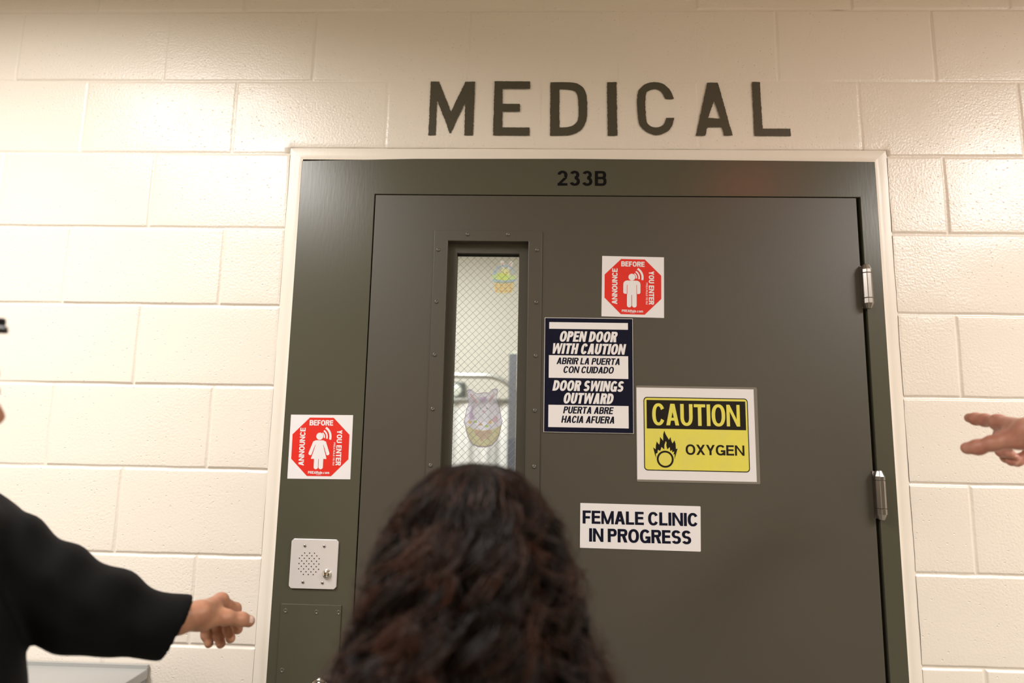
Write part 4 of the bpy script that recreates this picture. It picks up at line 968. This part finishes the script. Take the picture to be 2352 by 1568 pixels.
# short black hair with a raised fringe
HC = V3(.5645, -.70, 1.569)
HF = Field(*[gaxis(HC[i] - .17, HC[i] + .19, .006) for i in range(3)])
HF.add(Ell(HC + V3(-.016, 0, .036), (.104, .083, .094)), .01); HF.cut(Ell(HC + V3(.085, 0, -.045), (.085, .12, .085)), .02); HF.cut(Ell(HC + V3(-.02, 0, -.15), (.2, .2, .085)), .02)
for i in range(46):
    y = rng.uniform(-.055, .055); a = rng.uniform(0, 1)
    HF.add(Cap(HC + V3(.035 + .03 * a, y, .098 - .012 * a), HC + V3(.092 + .035 * rng.random() ** 3 - .9 * max(0, y), y * .8 + rng.uniform(-.01, .01), .086 + .022 * rng.random()), .010, .0035), .008)
HF.add(Cap(HC + V3(.085, -.020, .092), HC + V3(.148, -.020, .084), .015, .003), .01)
HF.mod(lambda D, X, Y, Z: D + .0022 * np.sin(X * 160 + 2 * np.sin(Y * 90)) * np.sin(Y * 240 + X * 60), HC - .2, HC + .2)
V, Q = HF.mesh(); npobj('hair', V - mg, Q, M['hair_b'], mo)

# --- pointing person at the right edge
HR = dict(wrist=(2.2449, -0.4400, 1.5448), wrist0=(2.2800, -0.4680, 1.5400),
 i0=(2.2525, -0.3550, 1.5629), i1=(2.2587, -0.3150, 1.5670), i2=(2.2566, -0.2950, 1.5695), i3=(2.2555, -0.2800, 1.5716),
 m0=(2.2700, -0.3400, 1.5560), m1=(2.2885, -0.3000, 1.5292), m2=(2.2870, -0.3120, 1.5101), m3=(2.2852, -0.3320, 1.5063),
 r0=(2.2860, -0.3330, 1.5480), r1=(2.3004, -0.2950, 1.5171), r2=(2.3004, -0.3050, 1.4990), r3=(2.2979, -0.3250, 1.4990),
 l0=(2.3080, -0.3340, 1.5390), l1=(2.3330, -0.3250, 1.5090), l2=(2.3100, -0.3150, 1.4940), l3=(2.2950, -0.3220, 1.4925),
 t0=(2.2305, -0.4300, 1.5344), t1=(2.2037, -0.4050, 1.5258), t2=(2.1920, -0.3850, 1.5181), t3=(2.1841, -0.3700, 1.5156))
ARM_R = ((2.72, -.72, 1.40), (2.46, -.60, 1.475), (2.2600, -.452, 1.5420), HR)
ARM_L = ((2.74, -1.12, 1.40), (2.76, -1.19, 1.12), (2.68, -1.18, .88), rest_hand((2.68, -1.18, .88), (-.25, 0, -.97), (-.9, .25, .2), (.3, .95, 0)))
person('person', 'person mostly outside the right edge, bare hand pointing left toward the door hinges', (2.76, -.92), 180, 1.72,
    (2.64, -.92, 1.590), {1: ARM_R, -1: ARM_L}, dict(skin=M['skin_p'], top=M['suit2'], legs=M['suit2'], topname='jacket', finger={1: dict(i=(.0112, .0108, .0104, .0094), t=(.0150, .0122, .0120, .0108), l=(.0098, .0098, .0096, .0090))}, sleeve={1: (.080, .062, .050), -1: (.080, .066, .056)},
    cuff={1: (2.335, -.505, 1.517)}), fine=[((2.16, -.46, 1.47), (2.34, -.265, 1.59), .0020)])
po = [x for x in COL.objects if x.name.startswith('person')][-1]
HC = V3(2.64, -.92, 1.590); HF = Field(*[gaxis(HC[i] - .18, HC[i] + .18, .008) for i in range(3)])
HF.add(Ell(HC + V3(.016, 0, .036), (.104, .083, .094)), .01); HF.cut(Ell(HC + V3(-.085, 0, -.045), (.085, .12, .085)), .02); HF.cut(Ell(HC + V3(.02, 0, -.15), (.2, .2, .085)), .02)
V, Q = HF.mesh(); npobj('hair', V - V3(2.76, -.92, 0), Q, M['hair_b'], po)

# --- person in front of the door, seen from behind: long dark wavy hair
WX, WY, WT = 1.338, -.735, 1.492
wo, wf_, wr_, wu, wg, wk = person('person', 'person with long dark brown wavy hair seen from behind, facing the door', (WX, WY - .02), 90, 1.50,
    (WX, WY + .015, WT - .128), {-1: ((WX - .130, WY - .03, 1.140), (WX - .21, WY - .04, .97), (WX - .20, WY + .05, .78), rest_hand((WX - .20, WY + .05, .78), (0, .2, -.98), (.2, .95, .2), (.95, -.2, 0), .9)),
                              1: ((WX + .130, WY - .03, 1.140), (WX + .21, WY - .04, .97), (WX + .20, WY + .05, .78), rest_hand((WX + .20, WY + .05, .78), (0, .2, -.98), (-.2, .95, .2), (-.95, -.2, 0), .9))},
    dict(skin=M['skin_p'], top=M['blouse'], legs=M['suit2'], topname='blouse', sleeve={-1: (.070, .058, .05), 1: (.070, .058, .05)}), fem=True)
HPROF = [(0, .004), (.006, .032), (.013, .048), (.030, .065), (.056, .084), (.098, .104), (.14, .115), (.18, .125), (.225, .143), (.26, .163), (.31, .180), (.37, .168), (.42, .150), (.46, .125)]
HPL = [0.]
for a, b in zip(HPROF, HPROF[1:]): HPL.append(HPL[-1] + math.dist(a, b))
def hprof(l):
    return np.interp(l, HPL, [p[0] for p in HPROF]), np.interp(l, HPL, [p[1] for p in HPROF])
LMAX = HPL[-1]
hr = np.random.RandomState(11)
# under-volume so the scalp never shows through
hv, hq = [], []
NA, NL = 72, 44
for i in range(NL):
    h, rr = hprof(LMAX * .97 * i / (NL - 1))
    for j in range(NA):
        a = 2 * math.pi * j / NA; q = rr * (.86 + .05 * math.sin(a * 7 + i * .35) + .03 * math.sin(a * 13 - i * .5))
        front = max(0, math.cos(a - math.pi / 2)); 
        if h > .07: q *= 1 - .42 * front ** 2 * min(1, (h - .07) / .05)
        hv.append((WX + q * math.cos(a) - wg[0], WY + q * math.sin(a) * 1.02 - wg[1], WT - .008 - h))
for i in range(NL - 1):
    for j in range(NA): k2 = (j + 1) % NA; hq.append((i * NA + j, (i + 1) * NA + j, (i + 1) * NA + k2, i * NA + k2))
hair = npobj('hair', hv, hq, M['hair_d'], wo)
def strands(nclump, per, npt, rad, spread, wild, lmin, lmax, layer):
    tot = nclump * per; a0 = np.repeat(hr.uniform(0, 2 * np.pi, nclump), per)
    part = np.repeat(hr.uniform(0, .030, nclump), per); lay = np.repeat(hr.uniform(layer[0], layer[1], nclump), per) + hr.normal(0, .012, tot)
    ln = np.repeat(hr.uniform(lmin, lmax, nclump), per) * LMAX * hr.uniform(.94, 1.02, tot); ac = a0[::per]; ph = np.repeat(2.6 * np.sin(2 * ac + .4) + 1.9 * np.sin(5 * ac + 1) + 1.2 * np.sin(11 * ac) + hr.normal(0, .55, nclump), per) + hr.normal(0, .25, tot)
    ph2 = np.repeat(2.2 * np.sin(3 * ac + 2) + 1.7 * np.sin(6 * ac) + hr.normal(0, .6, nclump), per) + hr.normal(0, .25, tot); wl = np.repeat(hr.uniform(.072, .104, nclump), per); am = np.repeat(hr.uniform(.5, 1.35, nclump), per)
    da, dl = hr.normal(0, spread, tot), hr.normal(0, spread * .6, tot); t = np.linspace(0, 1, npt)[None, :]
    l = part[:, None] + (ln[:, None] - part[:, None]) * t; h, rr = hprof(l); amp = am[:, None] * wild * np.clip((l - .035) / .12, 0, 1) ** .9
    tight = 1 - .35 * np.sin(np.clip(t, 0, 1) * np.pi)
    w1 = np.sin(2 * np.pi * l / wl[:, None] + ph[:, None]); w2 = np.cos(2 * np.pi * l / wl[:, None] * .93 + ph2[:, None])
    rad_ = rr * lay[:, None] + amp * w2 * .8 + dl[:, None] * tight
    ang = a0[:, None] + (da[:, None] * tight + amp * w1) / np.maximum(rr, .035)
    fr_ = np.maximum(0, np.sin(ang)); rad_ = rad_ * np.where(h > .07, 1 - .40 * fr_ ** 2 * np.clip((h - .07) / .05, 0, 1), 1)
    X = WX + rad_ * np.cos(ang); Y = WY + rad_ * np.sin(ang) * 1.02; Z = WT - h + .0015 + amp * .35 * w1 * w2
    return np.stack([X, Y, Z], 2)
def ribbons(P, rad, taper=.35):
    n, m, _ = P.shape; d = np.gradient(P, axis=1); d /= np.maximum(np.linalg.norm(d, axis=2, keepdims=True), 1e-9)
    o_ = P - np.array([WX, WY, WT - .15]); a = np.cross(d, o_); a /= np.maximum(np.linalg.norm(a, axis=2, keepdims=True), 1e-9); b = np.cross(a, d)
    r_ = rad * (1 - (1 - taper) * np.linspace(0, 1, m)[None, :, None] ** 2); V = []
    for k in range(3):
        th = 2 * np.pi * k / 3 + .5; V.append(P + r_ * (a * math.cos(th) + b * math.sin(th)))
    V = np.stack(V, 2).reshape(-1, 3)
    base = (np.arange(n)[:, None] * m + np.arange(m - 1)[None, :]).reshape(-1) * 3; Q = []
    for k in range(3):
        j = (k + 1) % 3; Q.append(np.stack([base + k, base + j, base + 3 + j, base + 3 + k], 1))
    return V, np.concatenate(Q)
def hairlock(name, mat_, *a, rad=.001):
    P = strands(*a); V, Q = ribbons(P, rad); return npobj(name, V - wg, Q, mat_, hair)
hairlock('hair_locks', M['hair_d'], 260, 20, 30, .001, .0070, .0150, .55, 1.0, (.88, 1.0), rad=.00105)
hairlock('hair_locks', M['hair_r'], 80, 16, 30, .001, .0060, .0155, .60, 1.0, (.92, 1.01), rad=.00095)
hairlock('flyaway_hairs', M['hair_r'], 130, 3, 34, .001, .010, .024, .60, 1.0, (1.0, 1.09), rad=.00034)
